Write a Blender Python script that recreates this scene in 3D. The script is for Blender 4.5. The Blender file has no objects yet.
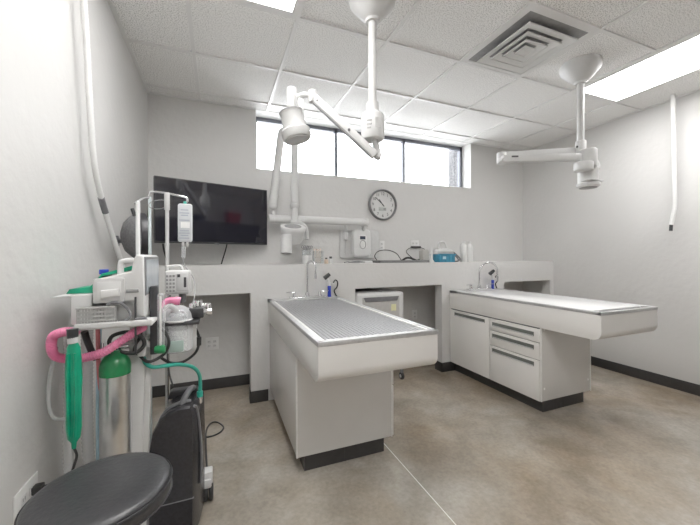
import bpy, bmesh, math, random
from mathutils import Vector, Matrix
random.seed(7)
C = bpy.context.scene.collection
PI = math.pi
W, H = 4.51, 2.697            # room width, ceiling height; back wall at y=0, left wall at x=0
FRONT = -4.5                  # wall behind the camera
TILE, GX, GY = .6096, .42, -.16
LEDGE, PF = 1.174, -.445      # ledge height and the face of the low service wall

# ------------------------------------------------------------------ materials
MATS = {}
def mat(name, col, rough=.5, metal=0., noise=.03, scale=30., bump=0., bscale=200., spec=.5, coat=0., detail=3):
    if name in MATS: return MATS[name]
    m = bpy.data.materials.new(name); m.use_nodes = True
    nt = m.node_tree; b = nt.nodes['Principled BSDF']
    tc = nt.nodes.new('ShaderNodeTexCoord')
    n = nt.nodes.new('ShaderNodeTexNoise'); n.inputs['Scale'].default_value = scale; n.inputs['Detail'].default_value = detail
    nt.links.new(tc.outputs['Object'], n.inputs['Vector'])
    r = nt.nodes.new('ShaderNodeValToRGB')
    a = [max(0, c*(1-noise*2)) for c in col]; z = [min(1, c*(1+noise*2)) for c in col]
    r.color_ramp.elements[0].position = .3; r.color_ramp.elements[1].position = .7
    r.color_ramp.elements[0].color = (*a, 1); r.color_ramp.elements[1].color = (*z, 1)
    nt.links.new(n.outputs['Fac'], r.inputs['Fac']); nt.links.new(r.outputs['Color'], b.inputs['Base Color'])
    b.inputs['Roughness'].default_value = rough; b.inputs['Metallic'].default_value = metal
    b.inputs['Specular IOR Level'].default_value = spec
    b.inputs['Coat Weight'].default_value = coat
    if bump:
        n2 = nt.nodes.new('ShaderNodeTexNoise'); n2.inputs['Scale'].default_value = bscale; n2.inputs['Detail'].default_value = 4
        nt.links.new(tc.outputs['Object'], n2.inputs['Vector'])
        bp = nt.nodes.new('ShaderNodeBump'); bp.inputs['Strength'].default_value = bump; bp.inputs['Distance'].default_value = .01
        nt.links.new(n2.outputs['Fac'], bp.inputs['Height']); nt.links.new(bp.outputs['Normal'], b.inputs['Normal'])
    MATS[name] = m
    return m

def emis(name, col, s):
    m = bpy.data.materials.new(name); m.use_nodes = True
    nt = m.node_tree; b = nt.nodes['Principled BSDF']
    b.inputs['Base Color'].default_value = (*col, 1)
    b.inputs['Emission Color'].default_value = (*col, 1); b.inputs['Emission Strength'].default_value = s
    return m

def clear(name, tint, opacity, rough=.1, col=None):
    """see-through plastic or glass: straight transmission mixed with a coated surface"""
    m = bpy.data.materials.new(name); m.use_nodes = True
    nt = m.node_tree; b = nt.nodes['Principled BSDF']; out = nt.nodes['Material Output']
    b.inputs['Base Color'].default_value = (*(col or tint), 1); b.inputs['Roughness'].default_value = rough
    t = nt.nodes.new('ShaderNodeBsdfTransparent'); t.inputs['Color'].default_value = (*tint, 1)
    lw = nt.nodes.new('ShaderNodeLayerWeight'); lw.inputs['Blend'].default_value = .3
    mp = nt.nodes.new('ShaderNodeMapRange'); mp.inputs['To Min'].default_value = opacity; mp.inputs['To Max'].default_value = min(1, opacity+.45)
    nt.links.new(lw.outputs['Facing'], mp.inputs['Value'])
    mx = nt.nodes.new('ShaderNodeMixShader')
    nt.links.new(mp.outputs['Result'], mx.inputs['Fac']); nt.links.new(t.outputs[0], mx.inputs[1]); nt.links.new(b.outputs[0], mx.inputs[2])
    nt.links.new(mx.outputs[0], out.inputs['Surface'])
    return m

def glass_pane():
    m = bpy.data.materials.new('window_glass'); m.use_nodes = True
    nt = m.node_tree; out = nt.nodes['Material Output']; nt.nodes.remove(nt.nodes['Principled BSDF'])
    t = nt.nodes.new('ShaderNodeBsdfTransparent'); g = nt.nodes.new('ShaderNodeBsdfGlossy'); g.inputs['Roughness'].default_value = .02
    f = nt.nodes.new('ShaderNodeFresnel'); f.inputs['IOR'].default_value = 1.3
    mx = nt.nodes.new('ShaderNodeMixShader')
    nt.links.new(f.outputs[0], mx.inputs['Fac']); nt.links.new(t.outputs[0], mx.inputs[1]); nt.links.new(g.outputs[0], mx.inputs[2])
    nt.links.new(mx.outputs[0], out.inputs['Surface'])
    return m

def concrete():
    m = bpy.data.materials.new('polished_concrete'); m.use_nodes = True
    nt = m.node_tree; b = nt.nodes['Principled BSDF']
    tc = nt.nodes.new('ShaderNodeTexCoord')
    def noise(s, d, dist=0.):
        n = nt.nodes.new('ShaderNodeTexNoise'); n.inputs['Scale'].default_value = s; n.inputs['Detail'].default_value = d
        n.inputs['Distortion'].default_value = dist; nt.links.new(tc.outputs['Object'], n.inputs['Vector']); return n
    n1 = noise(1.2, 5, .4); n2 = noise(3.6, 9, .35); n3 = noise(55, 5)
    r = nt.nodes.new('ShaderNodeValToRGB'); e = r.color_ramp.elements
    e[0].position = .35; e[0].color = (.38, .30, .215, 1); e[1].position = .64; e[1].color = (.50, .46, .405, 1)
    nt.links.new(n1.outputs['Fac'], r.inputs['Fac'])
    r2 = nt.nodes.new('ShaderNodeValToRGB'); e = r2.color_ramp.elements
    e[0].position = .28; e[0].color = (.60, .58, .55, 1); e[1].position = .72; e[1].color = (1, 1, 1, 1)
    nt.links.new(n2.outputs['Fac'], r2.inputs['Fac'])
    r3 = nt.nodes.new('ShaderNodeValToRGB'); e = r3.color_ramp.elements
    e[0].position = .3; e[0].color = (.80, .80, .80, 1); e[1].position = .7; e[1].color = (1, 1, 1, 1)
    nt.links.new(n3.outputs['Fac'], r3.inputs['Fac'])
    def mul(a, c):
        x = nt.nodes.new('ShaderNodeMix'); x.data_type = 'RGBA'; x.blend_type = 'MULTIPLY'; x.inputs['Factor'].default_value = 1
        nt.links.new(a, x.inputs[6]); nt.links.new(c, x.inputs[7]); return x.outputs[2]
    c = mul(mul(r.outputs['Color'], r2.outputs['Color']), r3.outputs['Color'])
    nt.links.new(c, b.inputs['Base Color'])
    mr = nt.nodes.new('ShaderNodeMapRange'); mr.inputs['To Min'].default_value = .08; mr.inputs['To Max'].default_value = .24
    nt.links.new(n2.outputs['Fac'], mr.inputs['Value']); nt.links.new(mr.outputs['Result'], b.inputs['Roughness'])
    b.inputs['Specular IOR Level'].default_value = .8
    return m

def ceiling_tile():
    m = bpy.data.materials.new('acoustic_tile'); m.use_nodes = True
    nt = m.node_tree; b = nt.nodes['Principled BSDF']; tc = nt.nodes.new('ShaderNodeTexCoord')
    n = nt.nodes.new('ShaderNodeTexNoise'); n.inputs['Scale'].default_value = 150; n.inputs['Detail'].default_value = 2
    nt.links.new(tc.outputs['Object'], n.inputs['Vector'])
    r = nt.nodes.new('ShaderNodeValToRGB'); e = r.color_ramp.elements
    e[0].position = .38; e[0].color = (.52, .515, .505, 1); e[1].position = .50; e[1].color = (.93, .925, .91, 1)
    nt.links.new(n.outputs['Fac'], r.inputs['Fac']); nt.links.new(r.outputs['Color'], b.inputs['Base Color'])
    b.inputs['Roughness'].default_value = .95; b.inputs['Specular IOR Level'].default_value = .1
    bp = nt.nodes.new('ShaderNodeBump'); bp.inputs['Strength'].default_value = .35; bp.inputs['Distance'].default_value = .004
    nt.links.new(n.outputs['Fac'], bp.inputs['Height']); nt.links.new(bp.outputs['Normal'], b.inputs['Normal'])
    return m

WALL = mat('wall_paint', (.61, .602, .59), .5, noise=.012, scale=2, bump=.3, bscale=22)
WALLW = mat('recess_paint', (.85, .85, .84), .6, noise=.01)
TILEM = ceiling_tile()
GRID = mat('grid_white_metal', (.76, .755, .745), .35, noise=.01)
FLOOR = concrete()
SEAM = mat('saw_cut', (.75, .74, .7), .5)
BASE = mat('rubber_baseboard', (.035, .033, .033), .45, noise=.05)
WHITE = mat('white_enamel', (.72, .72, .71), .3, noise=.01)
WHITE2 = mat('white_plastic', (.64, .64, .635), .38, noise=.01)
OFFW = mat('pale_grey_plastic', (.56, .56, .555), .4, noise=.02)
LAM = mat('table_laminate', (.74, .725, .70), .35, noise=.012, scale=4)
LAMG = mat('table_grey_laminate', (.66, .645, .625), .25, noise=.012, scale=4)
EDGE = mat('white_edge_strip', (.82, .82, .8), .4)
STEEL = mat('brushed_steel', (.55, .55, .56), .3, 1., noise=.04, scale=60)
GRATE = mat('grate_steel', (.66, .66, .68), .4, .7, noise=.04, scale=60)
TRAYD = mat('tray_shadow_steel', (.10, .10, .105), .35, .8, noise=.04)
CHROME = mat('chrome', (.74, .74, .75), .1, 1., noise=.02)
ALU = mat('cylinder_steel', (.72, .73, .73), .28, 1., noise=.05, scale=18)
DARK = mat('dark_plastic', (.03, .03, .033), .4, noise=.1)
CHAR = mat('charcoal_plastic', (.022, .022, .026), .25, noise=.1, scale=90, bump=.1, bscale=400)
GUN = mat('grey_plastic_trim', (.16, .16, .17), .35, noise=.05)
VINYL = mat('black_vinyl', (.035, .035, .038), .33, noise=.1, scale=60, bump=.12, bscale=90)
RUBBER = mat('black_rubber', (.02, .02, .02), .5, noise=.1)
MID = mat('mid_grey_plastic', (.28, .28, .28), .5, noise=.05)
GREEN = mat('green_rubber', (.0, .30, .16), .35, noise=.12, scale=14)
GREENP = mat('green_paint', (.015, .20, .065), .3, noise=.08)
PINK = mat('pink_plastic', (.80, .22, .40), .35, noise=.08)
BLUE = mat('blue_plastic', (.01, .035, .42), .3, noise=.05)
TEAL = mat('teal_plastic', (.035, .23, .36), .4, noise=.08)
REDT = mat('red_tube', (.72, .22, .24), .35)
BLUET = mat('pale_blue_tube', (.45, .66, .78), .35)
GREENH = mat('teal_hose', (.03, .36, .27), .35)
WOOD = mat('pale_wood', (.68, .55, .44), .6, noise=.08)
YEL = mat('yellow_label', (.75, .72, .42), .6)
SCREEN = mat('monitor_glass', (.45, .5, .54), .15, noise=.05, scale=10)
LCD = mat('lcd_dark', (.06, .07, .1), .2)
TVS = mat('tv_glass', (.012, .012, .018), .06, noise=.02, spec=1.)
INK = mat('black_print', (.015, .015, .015), .6)
RED = mat('red_plastic', (.5, .02, .06), .35)
BRICK = mat('exterior_block', (.09, .09, .095), .95, noise=.35, scale=45)
HOSEW = mat('white_hose', (.78, .78, .77), .4, noise=.02)
CLEAR = clear('clear_plastic', (.96, .97, .98), .20, .1, (.92, .93, .94))
CLEARS = clear('milky_tube', (.9, .91, .91), .38, .25, (.8, .8, .8))
BAGM = clear('saline_bag', (.95, .97, .98), .50, .12, (.92, .94, .97))
GLASSJ = clear('jar_glass', (.93, .94, .94), .18, .06, (.8, .82, .82))
PANE = glass_pane()
LIGHTM = emis('light_diffuser', (1., .99, .975), 11.)

# ------------------------------------------------------------------ mesh builder
def spline(pts, k=6, closed=False):
    pts = [Vector(p) for p in pts]; n = len(pts)
    if n < 3 and not closed: return pts
    out = []
    rng = range(n) if closed else range(n-1)
    for i in rng:
        g = (lambda j: pts[j % n]) if closed else (lambda j: pts[min(max(j, 0), n-1)])
        p0, p1, p2, p3 = g(i-1), g(i), g(i+1), g(i+2)
        for s in range(k):
            t = s/k
            out.append(.5*((2*p1)+(p2-p0)*t+(2*p0-5*p1+4*p2-p3)*t*t+(3*p1-p0-3*p2+p3)*t**3))
    if not closed: out.append(pts[-1])
    return out

class MB:
    def __init__(s): s.bm = bmesh.new()
    def _merge(s, b):
        me = bpy.data.meshes.new('tmp'); b.to_mesh(me); b.free(); s.bm.from_mesh(me); bpy.data.meshes.remove(me); return s
    def box(s, x0, x1, y0, y1, z0, z1, bev=0, seg=2, M=None):
        b = bmesh.new(); bmesh.ops.create_cube(b, size=1)
        for v in b.verts:
            v.co = Vector((x0+(v.co.x+.5)*(x1-x0), y0+(v.co.y+.5)*(y1-y0), z0+(v.co.z+.5)*(z1-z0)))
        if bev: bmesh.ops.bevel(b, geom=b.edges[:], offset=bev, segments=seg, profile=.5, affect='EDGES')
        if M is not None: bmesh.ops.transform(b, matrix=M, verts=b.verts)
        return s._merge(b)
    def prism(s, poly, axis, a, c, bev=0, seg=2, M=None):
        b = bmesh.new()
        def mk(p, t):
            return {'x': (t, p[0], p[1]), 'y': (p[0], t, p[1]), 'z': (p[0], p[1], t)}[axis]
        v0 = [b.verts.new(mk(p, a)) for p in poly]; v1 = [b.verts.new(mk(p, c)) for p in poly]
        f0 = b.faces.new(v0); f1 = b.faces.new(v1[::-1]); n = len(poly)
        for i in range(n): b.faces.new((v0[i], v1[i], v1[(i+1) % n], v0[(i+1) % n]))
        bmesh.ops.recalc_face_normals(b, faces=b.faces[:])
        if bev: bmesh.ops.bevel(b, geom=list(set(f0.edges[:]+f1.edges[:])), offset=bev, segments=seg, profile=.5, affect='EDGES')
        if M is not None: bmesh.ops.transform(b, matrix=M, verts=b.verts)
        return s._merge(b)
    def lathe(s, prof, o=(0, 0, 0), ax=(0, 0, 1), n=32, sc=(1, 1)):
        b = bmesh.new(); q = Vector(ax).normalized().to_track_quat('Z', 'Y').to_matrix().to_4x4(); q.translation = Vector(o)
        rings = []
        for r, z in prof:
            if r < 1e-6: rings.append([b.verts.new((0, 0, z))])
            else: rings.append([b.verts.new((r*math.cos(2*PI*i/n)*sc[0], r*math.sin(2*PI*i/n)*sc[1], z)) for i in range(n)])
        for A, B in zip(rings, rings[1:]):
            for i in range(n):
                j = (i+1) % n
                if len(A) == 1 and len(B) == 1: continue
                if len(A) == 1: b.faces.new((A[0], B[j], B[i]))
                elif len(B) == 1: b.faces.new((A[i], A[j], B[0]))
                else: b.faces.new((A[i], A[j], B[j], B[i]))
        for R in (rings[0], rings[-1]):
            if len(R) > 1: b.faces.new(R)
        bmesh.ops.recalc_face_normals(b, faces=b.faces[:])
        bmesh.ops.transform(b, matrix=q, verts=b.verts)
        return s._merge(b)
    def cyl(s, p0, p1, r0, r1=None, n=24):
        p0, p1 = Vector(p0), Vector(p1); d = p1-p0; r1 = r0 if r1 is None else r1
        return s.lathe([(r0, 0), (r1, d.length)], p0, d, n)
    def rcyl(s, p0, p1, r, e=.004, n=28):
        p0, p1 = Vector(p0), Vector(p1); d = p1-p0; L = d.length
        return s.lathe([(0, 0), (r-e, 0), (r-e*.3, e*.3), (r, e), (r, L-e), (r-e*.3, L-e*.3), (r-e, L), (0, L)], p0, d, n)
    def ball(s, c, r, n=20, sc=(1, 1, 1)):
        b = bmesh.new(); bmesh.ops.create_uvsphere(b, u_segments=n, v_segments=max(8, n//2), radius=r)
        for v in b.verts: v.co = Vector((v.co.x*sc[0]+c[0], v.co.y*sc[1]+c[1], v.co.z*sc[2]+c[2]))
        return s._merge(b)
    def tube(s, pts, r, n=10, k=6, closed=False, smooth=True, corr=0., cn=1):
        P = spline(pts, k, closed) if smooth else [Vector(p) for p in pts]
        b = bmesh.new(); N = len(P); rings = []
        t0 = None; up = None
        for i, p in enumerate(P):
            if closed: t = P[(i+1) % N]-P[i-1]
            else: t = P[min(i+1, N-1)]-P[max(i-1, 0)]
            t.normalize()
            if up is None: up = t.orthogonal().normalized()
            else: up = (up-t*up.dot(t)).normalized()
            x = t.cross(up)
            rr = r*(1+corr*(1 if (i//cn) % 2 else -1)) if corr else r
            rings.append([b.verts.new(p+(up*math.cos(2*PI*j/n)+x*math.sin(2*PI*j/n))*rr) for j in range(n)])
        pairs = list(zip(rings, rings[1:]))+([(rings[-1], rings[0])] if closed else [])
        for A, B in pairs:
            for j in range(n): b.faces.new((A[j], A[(j+1) % n], B[(j+1) % n], B[j]))
        if not closed: b.faces.new(rings[0]); b.faces.new(rings[-1])
        bmesh.ops.recalc_face_normals(b, faces=b.faces[:])
        return s._merge(b)
    def bar(s, p0, p1, w, h, bev=0, up=(0, 0, 1)):
        """box beam from p0 to p1, width w across, height h along up"""
        p0, p1 = Vector(p0), Vector(p1); d = (p1-p0); L = d.length; d.normalize()
        x = d.cross(Vector(up)).normalized(); z = x.cross(d)
        M = Matrix((( x.x, d.x, z.x, p0.x), (x.y, d.y, z.y, p0.y), (x.z, d.z, z.z, p0.z), (0, 0, 0, 1)))
        return s.box(-w/2, w/2, 0, L, -h/2, h/2, bev, 2, M)
    def build(s, name, m, parent=None, label=None, ang=38, local=False):
        if parent is not None and not local:
            o = ORG.get(parent.name)
            if o is not None:
                for v in s.bm.verts: v.co -= o
        org = None
        if parent is None:
            xs = [v.co for v in s.bm.verts]
            lo = Vector((min(v.x for v in xs), min(v.y for v in xs), min(v.z for v in xs))); hi = Vector((max(v.x for v in xs), max(v.y for v in xs), 0))
            org = Vector(((lo.x+hi.x)/2, (lo.y+hi.y)/2, lo.z))
            for v in s.bm.verts: v.co -= org
        a = math.radians(ang)
        for f in s.bm.faces: f.smooth = True
        for e in s.bm.edges:
            if len(e.link_faces) == 2: e.smooth = e.calc_face_angle(0) < a
        me = bpy.data.meshes.new(name); s.bm.to_mesh(me); s.bm.free()
        o = bpy.data.objects.new(name, me); C.objects.link(o)
        me.materials.append(m)
        if parent is not None:
            o.parent = parent
            if parent.name in ORG: ORG[o.name] = ORG[parent.name]
        else: o.location = org; ORG[o.name] = org
        if label: o['label'] = label
        return o
ORG = {}
def thing(name, label, cat, loc=(0, 0, 0), rotz=0, group=None):
    o = bpy.data.objects.new(name, None); C.objects.link(o); o.empty_display_size = .05
    o.location = loc; o.rotation_euler = (0, 0, rotz); o['label'] = label; o['category'] = cat
    if group: o['group'] = group
    ORG[o.name] = Vector(loc)
    return o
def tag(o, label, cat, group=None):
    o['label'] = label; o['category'] = cat
    if group: o['group'] = group
    return o
def struct(o): o['kind'] = 'structure'; return o
def roundrect(x0, x1, y0, y1, r, k=5, corners=(1, 1, 1, 1)):
    out = []
    for i, (cx, cy, a0) in enumerate(((x1-r, y1-r, 0), (x0+r, y1-r, 90), (x0+r, y0+r, 180), (x1-r, y0+r, 270))):
        if corners[i]:
            for j in range(k+1):
                a = math.radians(a0+90*j/k); out.append((cx+r*math.cos(a), cy+r*math.sin(a)))
        else: out.append(((x1, y1), (x0, y1), (x0, y0), (x1, y0))[i])
    return out

# ------------------------------------------------------------------ room shell
struct(MB().box(-.2, W+.2, FRONT-.2, .35, -.1, 0).build('floor', FLOOR))
fl = bpy.data.objects['floor']
sm = MB().box(1.590, 1.595, FRONT, -1.40, -.002, .0008).build('seam', SEAM, fl)
struct(MB().box(-.2, 0, FRONT-.2, .35, 0, H+.15).build('wall_left', WALL))
struct(MB().box(W, W+.2, FRONT-.2, .35, 0, H+.15).build('wall_right', WALL))
struct(MB().box(0, W, FRONT-.2, FRONT, 0, H+.15).build('wall_front', WALL))
WX0, WX1, WZ0 = .918, 3.60, 2.11
mb = MB(); mb.box(0, WX0, 0, .30, 0, H+.15); mb.box(WX1, W, 0, .30, 0, H+.15); mb.box(WX0, WX1, 0, .30, 0, WZ0)
struct(mb.build('wall_back', WALL))
mb = MB(); mb.box(WX0, WX0+.004, 0.001, .16, WZ0, H); mb.box(WX1-.004, WX1, 0.001, .16, WZ0, H); mb.box(WX0, WX1, .001, .16, WZ0, WZ0+.004)
mb.box(WX0, WX1, .0, .3, H-.004, H+.15)
struct(mb.build('trim_1', WALLW))          # white lining of the window recess
mb = MB(); mb.box(WX1-.006, WX1+.05, .302, .44, WZ0, H+.1); mb.box(WX1-.006, WX1, .225, .31, WZ0, H-.005); struct(mb.build('trim_2', BRICK))
# low service wall with its ledge and knee openings
mb = MB()
PB = PF+.115
mb.box(0, W, PF, PB, .935, LEDGE); mb.box(0, W, PB, 0, LEDGE-.05, LEDGE); mb.box(.828, 1.79, PF, PB, 0, .935); mb.box(2.795, 3.683, PF, PB, 0, .935); mb.box(4.45, W, PF, PB, 0, .935)
struct(mb.build('wall_ledge', WALL))
# baseboards
def baseb(name, *bx):
    m = MB()
    for b in bx: m.box(*b, .002)
    return struct(m.build(name, BASE))
baseb('baseboard_back', (.001, W-.01, -.008, 0, 0, .10))
baseb('baseboard_left', (0, .008, FRONT, -.45, 0, .10))
baseb('baseboard_right', (W-.008, W, FRONT, -.45, 0, .10))
baseb('baseboard_ledge', (.82, .972, PF-.008, PF, 0, .10), (.82, .828, PF-.008, PB, 0, .10), (2.787, 2.96, PF-.008, PF, 0, .10), (2.787, 2.795, PF-.008, PB, 0, .10), (4.442, W-.01, PF-.008, PF, 0, .10))
# ceiling: tiles and the grid that carries them
ce = struct(MB().box(-.2, W+.2, FRONT-.2, 0, H, H+.15).build('ceiling', TILEM))
mb = MB(); hw = .0115; d = .009
xs = [GX+TILE*k for k in range(-1, 8) if 0 < GX+TILE*k < W]; ys = [GY-TILE*k for k in range(0, 10) if GY-TILE*k > FRONT]
for x in xs: mb.box(x-hw, x+hw, FRONT, -.001, H-d, H+.002)
for y in ys: mb.box(0, W, y-hw, y+hw, H-d-.0004, H+.002)
mb.box(0, .022, FRONT, 0, H-d, H); mb.box(W-.022, W, FRONT, 0, H-d, H); mb.box(0, WX0, -.022, 0, H-d, H); mb.box(WX1, W, -.022, 0, H-d, H)
mb.build('grid', GRID, ce)
# window
wi = bpy.data.objects.new('window_1', None); C.objects.link(wi); wi.location = (0, 0, 0); wi['kind'] = 'structure'; ORG['window_1'] = Vector((0, 0, 0))
FRM = mat('window_frame_metal', (.16, .17, .20), .4, .3)
mb = MB(); a, b_ = .165, .215
mb.box(WX0, WX1, a, b_, H-.045, H-.004); mb.box(WX0, WX1, a, b_, WZ0+.004, WZ0+.022)
for x in (WX0+.015, 1.818, 2.705, WX1-.02): mb.box(x-.016, x+.016, a, b_, WZ0+.004, H-.004)
mb.build('frame', FRM, wi)
for x0, x1 in ((WX0+.03, 1.802), (1.834, 2.689), (2.721, WX1-.036)):
    MB().box(x0, x1, .188, .192, WZ0+.022, H-.045).build('pane', PANE, wi)

# ------------------------------------------------------------------ ceiling fixtures
def ceiling_light(ix, iy, label):
    x0, y1 = GX+TILE*ix, GY-TILE*iy; x1, y0 = x0+TILE, y1-2*TILE
    t = thing('ceiling_light', label, 'light', ((x0+x1)/2, (y0+y1)/2, H-.012), group=None)
    mb = MB(); w = .045
    mb.box(x0, x1, y0, y0+w, H-.012, H+.001); mb.box(x0, x1, y1-w, y1, H-.012, H+.001); mb.box(x0, x0+w, y0+w, y1-w, H-.012, H+.001); mb.box(x1-w, x1, y0+w, y1-w, H-.012, H+.001)
    mb.build('frame', GRID, t)
    MB().box(x0+w, x1-w, y0+w, y1-w, H-.010, H-.001).build('diffuser', LIGHTM, t)
ceiling_light(0, 2, 'ceiling light panel cut by the top of the photo, above the black television')
ceiling_light(5, 2, 'large bright ceiling light panel beside the wall with the hanging white hose')
ceiling_light(1, 5, 'unseen ceiling light panel added overhead behind the stool as fill light')  # unseen fixture added to fill the room from behind the viewpoint

# square supply vent between grid lines L4-L5
x0, y1 = GX+TILE*3, GY-TILE*2; x1, y0 = x0+TILE, y1-TILE
cx, cy = (x0+x1)/2, (y0+y1)/2
t = thing('ceiling_vent', 'square louvred air vent set in the tiled ceiling', 'vent', (cx, cy, H-.03))
mb = MB()
def ring(m, ro, ri, zo, zi, th=.004):
    """sloped square ring: outer half-size ro at zo, inner ri at zi"""
    b = bmesh.new(); vs = []
    for r, z in ((ro, zo), (ri, zi), (ri, zi+th), (ro, zo+th)):
        vs.append([b.verts.new((cx+sx*r, cy+sy*r, z)) for sx, sy in ((-1, -1), (1, -1), (1, 1), (-1, 1))])
    for k in range(4):
        A, B = vs[k], vs[(k+1) % 4]
        for i in range(4): b.faces.new((A[i], A[(i+1) % 4], B[(i+1) % 4], B[i]))
    bmesh.ops.recalc_face_normals(b, faces=b.faces[:]); m._merge(b)
ring(mb, .302, .262, H-.008, H-.008, .006); mb.build('frame', GRID, t)
MB().box(cx-.262, cx+.262, cy-.262, cy+.262, H-.0045, H-.001).build('backing', MID, t)
for ro, ri in ((.218, .162), (.152, .106), (.096, .054), (.044, .0)):
    m = MB(); ring(m, ro, max(ri, .002), H-.036, H-.019, .003); ring(m, ro+.003, ro, H-.040, H-.040, .008); m.build('louver', WHITE, t)

# ------------------------------------------------------------------ treatment tables
def table(X0, X1, Y0, cabX0, cabX1, cabY, side, name, label, grate, zb, zr):
    """runs from the service wall (PF) out to Y0; side -1: doors on the low-x face, +1: on the high-x face"""
    t = thing(name, label, 'table', ((X0+X1)/2, -1.0, 0))
    yb = PF-.003
    # tub with rounded lower front edge
    zt, r = zr-.022, .055
    prof = [(yb, zb), (yb, zt), (Y0, zt)]+[(Y0+r-r*math.cos(q*PI/2/6), zb+r-r*math.sin(q*PI/2/6)) for q in range(0, 7)]
    MB().prism(prof, 'x', X0, X1, .003).build('tub', LAM, t)
    mb = MB(); w = .024
    mb.box(X0-.003, X1+.003, Y0-.003, Y0+w, (zr-0.022), zr, .003); mb.box(X0-.003, X1+.003, yb-.13, yb, (zr-0.022), zr, .003)
    mb.box(X0-.003, X0+w, Y0, yb, (zr-0.022), zr, .003); mb.box(X1-w, X1+.003, Y0, yb, (zr-0.022), zr, .003)
    mb.build('rim', mat('rim_steel', (.58, .58, .585), .42, .65, noise=.04, scale=60), t)
    gx0, gx1, gy0, gy1 = X0+w, X1-w, Y0+w, yb-.13
    if grate:
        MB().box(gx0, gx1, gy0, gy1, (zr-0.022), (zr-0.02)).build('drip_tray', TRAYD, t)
        mb = MB(); p = .022; gy = gy1-.02
        b = bmesh.new(); gz0, gz1 = (zr-0.0125), (zr-0.008); wv = .0034
        def clip(c, s):
            # line y = gy0 + s*(x-gx0) + c, clipped to the rectangle
            P = []
            for x in (gx0, gx1):
                y = gy0+s*(x-gx0)+c
                if gy0 <= y <= gy: P.append((x, y))
            for y in (gy0, gy):
                x = gx0+(y-gy0-c)/s
                if gx0 < x < gx1: P.append((x, y))
            return P[:2] if len(P) >= 2 else None
        def strip(A, B):
            d = Vector((B[0]-A[0], B[1]-A[1], 0))
            if d.length < .01: return
            nrm = Vector((-d.y, d.x, 0)).normalized()*wv
            v = [b.verts.new((q[0]+sg*nrm.x, q[1]+sg*nrm.y, z)) for z in (gz0, gz1) for q in (A, B) for sg in (-1, 1)]
            b.faces.new((v[4], v[6], v[7], v[5])); b.faces.new((v[0], v[4], v[5], v[1])) ; b.faces.new((v[2], v[3], v[7], v[6]))
            b.faces.new((v[0], v[2], v[6], v[4])); b.faces.new((v[1], v[5], v[7], v[3]))
        sl = .55
        c = -sl*(gx1-gx0)
        while c < gy-gy0:
            q = clip(c, sl)
            if q: strip(*q)
            c += p
        c = 0
        while c < gy-gy0+sl*(gx1-gx0):
            q = clip(c, -sl)
            if q: strip(*q)
            c += p
        bmesh.ops.recalc_face_normals(b, faces=b.faces[:]); mb._merge(b)
        mb.build('grate', GRATE, t, 'perforated steel grate')
        m = MB(); q = .016
        m.box(gx0, gx1, gy0, gy0+q, (zr-0.018), (zr-0.002), .002); m.box(gx0, gx0+q, gy0, gy, (zr-0.018), (zr-0.002), .002); m.box(gx1-q, gx1, gy0, gy, (zr-0.018), (zr-0.002), .002); m.build('grate_frame', EDGE, t)
    else:
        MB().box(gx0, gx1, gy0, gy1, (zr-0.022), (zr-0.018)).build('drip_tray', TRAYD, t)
        MB().box(gx0+.004, gx1-.004, gy0+.06, gy1-.03, (zr-0.018), (zr-0.002), .004).build('top_panel', mat('top_panel_glare', (.93, .93, .93), .16, noise=.005, spec=.8), t, 'glossy top panel coloured white for window glare')  # steel top coloured white to stand for the window reflected in it
        MB().rcyl((gx1-.05, gy0+.045, (zr-0.017)), (gx1-.05, gy0+.045, (zr-0.01)), .022).build('drain', CHROME, t)
    # cabinet carcase below
    MB().box(cabX0, cabX1, cabY, yb, .103, zb+.004, .002).build('cabinet', LAMG, t)
    for x in (cabX0, cabX1): MB().box(x-.004, x+.004, cabY-.004, cabY+.01, .103, zb+.003, .001).build('edge_strip', EDGE, t)
    m = MB(); m.box(cabX0+.05, cabX1-.04, cabY+.03, yb, 0, .104); m.box((cabX0+cabX1)/2-.004, (cabX0+cabX1)/2+.004, cabY+.028, cabY+.031, 0, .1)
    m.build('kick_plate', BASE, t)
    f = MB()
    xf = cabX0 if side < 0 else cabX1
    def front(nm, ya, yb2, za, zb2, hw, hz):
        x0_, x1_ = (xf-.018, xf) if side < 0 else (xf, xf+.018)
        o = MB().box(x0_, x1_, ya, yb2, za, zb2, .004).build(nm, LAM, t)
        # recessed-look pull: steel channel with a dark slot
        xa = xf-.0195 if side < 0 else xf+.018
        yc0, yc1 = hw
        MB().box(xa, xa+.0015, yc0, yc1, hz-.018, hz+.018).build('handle', mat('pull_grey', (.17, .185, .17), .35, .3), o, 'dark grey recessed pull')
        xb = xf-.021 if side < 0 else xf+.0195
        MB().box(xb, xb+.0015, yc0+.006, yc1-.006, hz-.017, hz-.009).build('handle_lip', GRATE, o)
    MB().box(*((xf-.003, xf) if side < 0 else (xf, xf+.003)), cabY+.006, yb-.012, .107, zb-.002).build('gap_shade', GUN, t)  # dark sheet added to paint shade into the gaps around the fronts
    front('door', -1.008, yb-.01, .105, zb-.012, (-.955, -.53), .630)
    front('drawer', cabY+.004, -1.016, .564, zb-.012, (-1.472, -1.045), .622)
    front('drawer', cabY+.004, -1.016, .427, .558, (-1.472, -1.045), .517)
    front('drawer', cabY+.004, -1.016, .105, .421, (-1.472, -1.045), .385)
    if side < 0:
        for xq, zq in ((cabX0+.03, .2), (cabX1-.03, .2), (cabX0+.03, .66), (cabX1-.03, .66)): MB().rcyl((xq, cabY-.003, zq), (xq, cabY, zq), .009, .001).build('bolt_cover', EDGE, t)
    return t
table(.972, 1.590, -1.990, .985, 1.592, -1.51, 1, 'wet_table', 'pale grey wet treatment table topped with a perforated steel grate', True, .690, .877)
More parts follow.
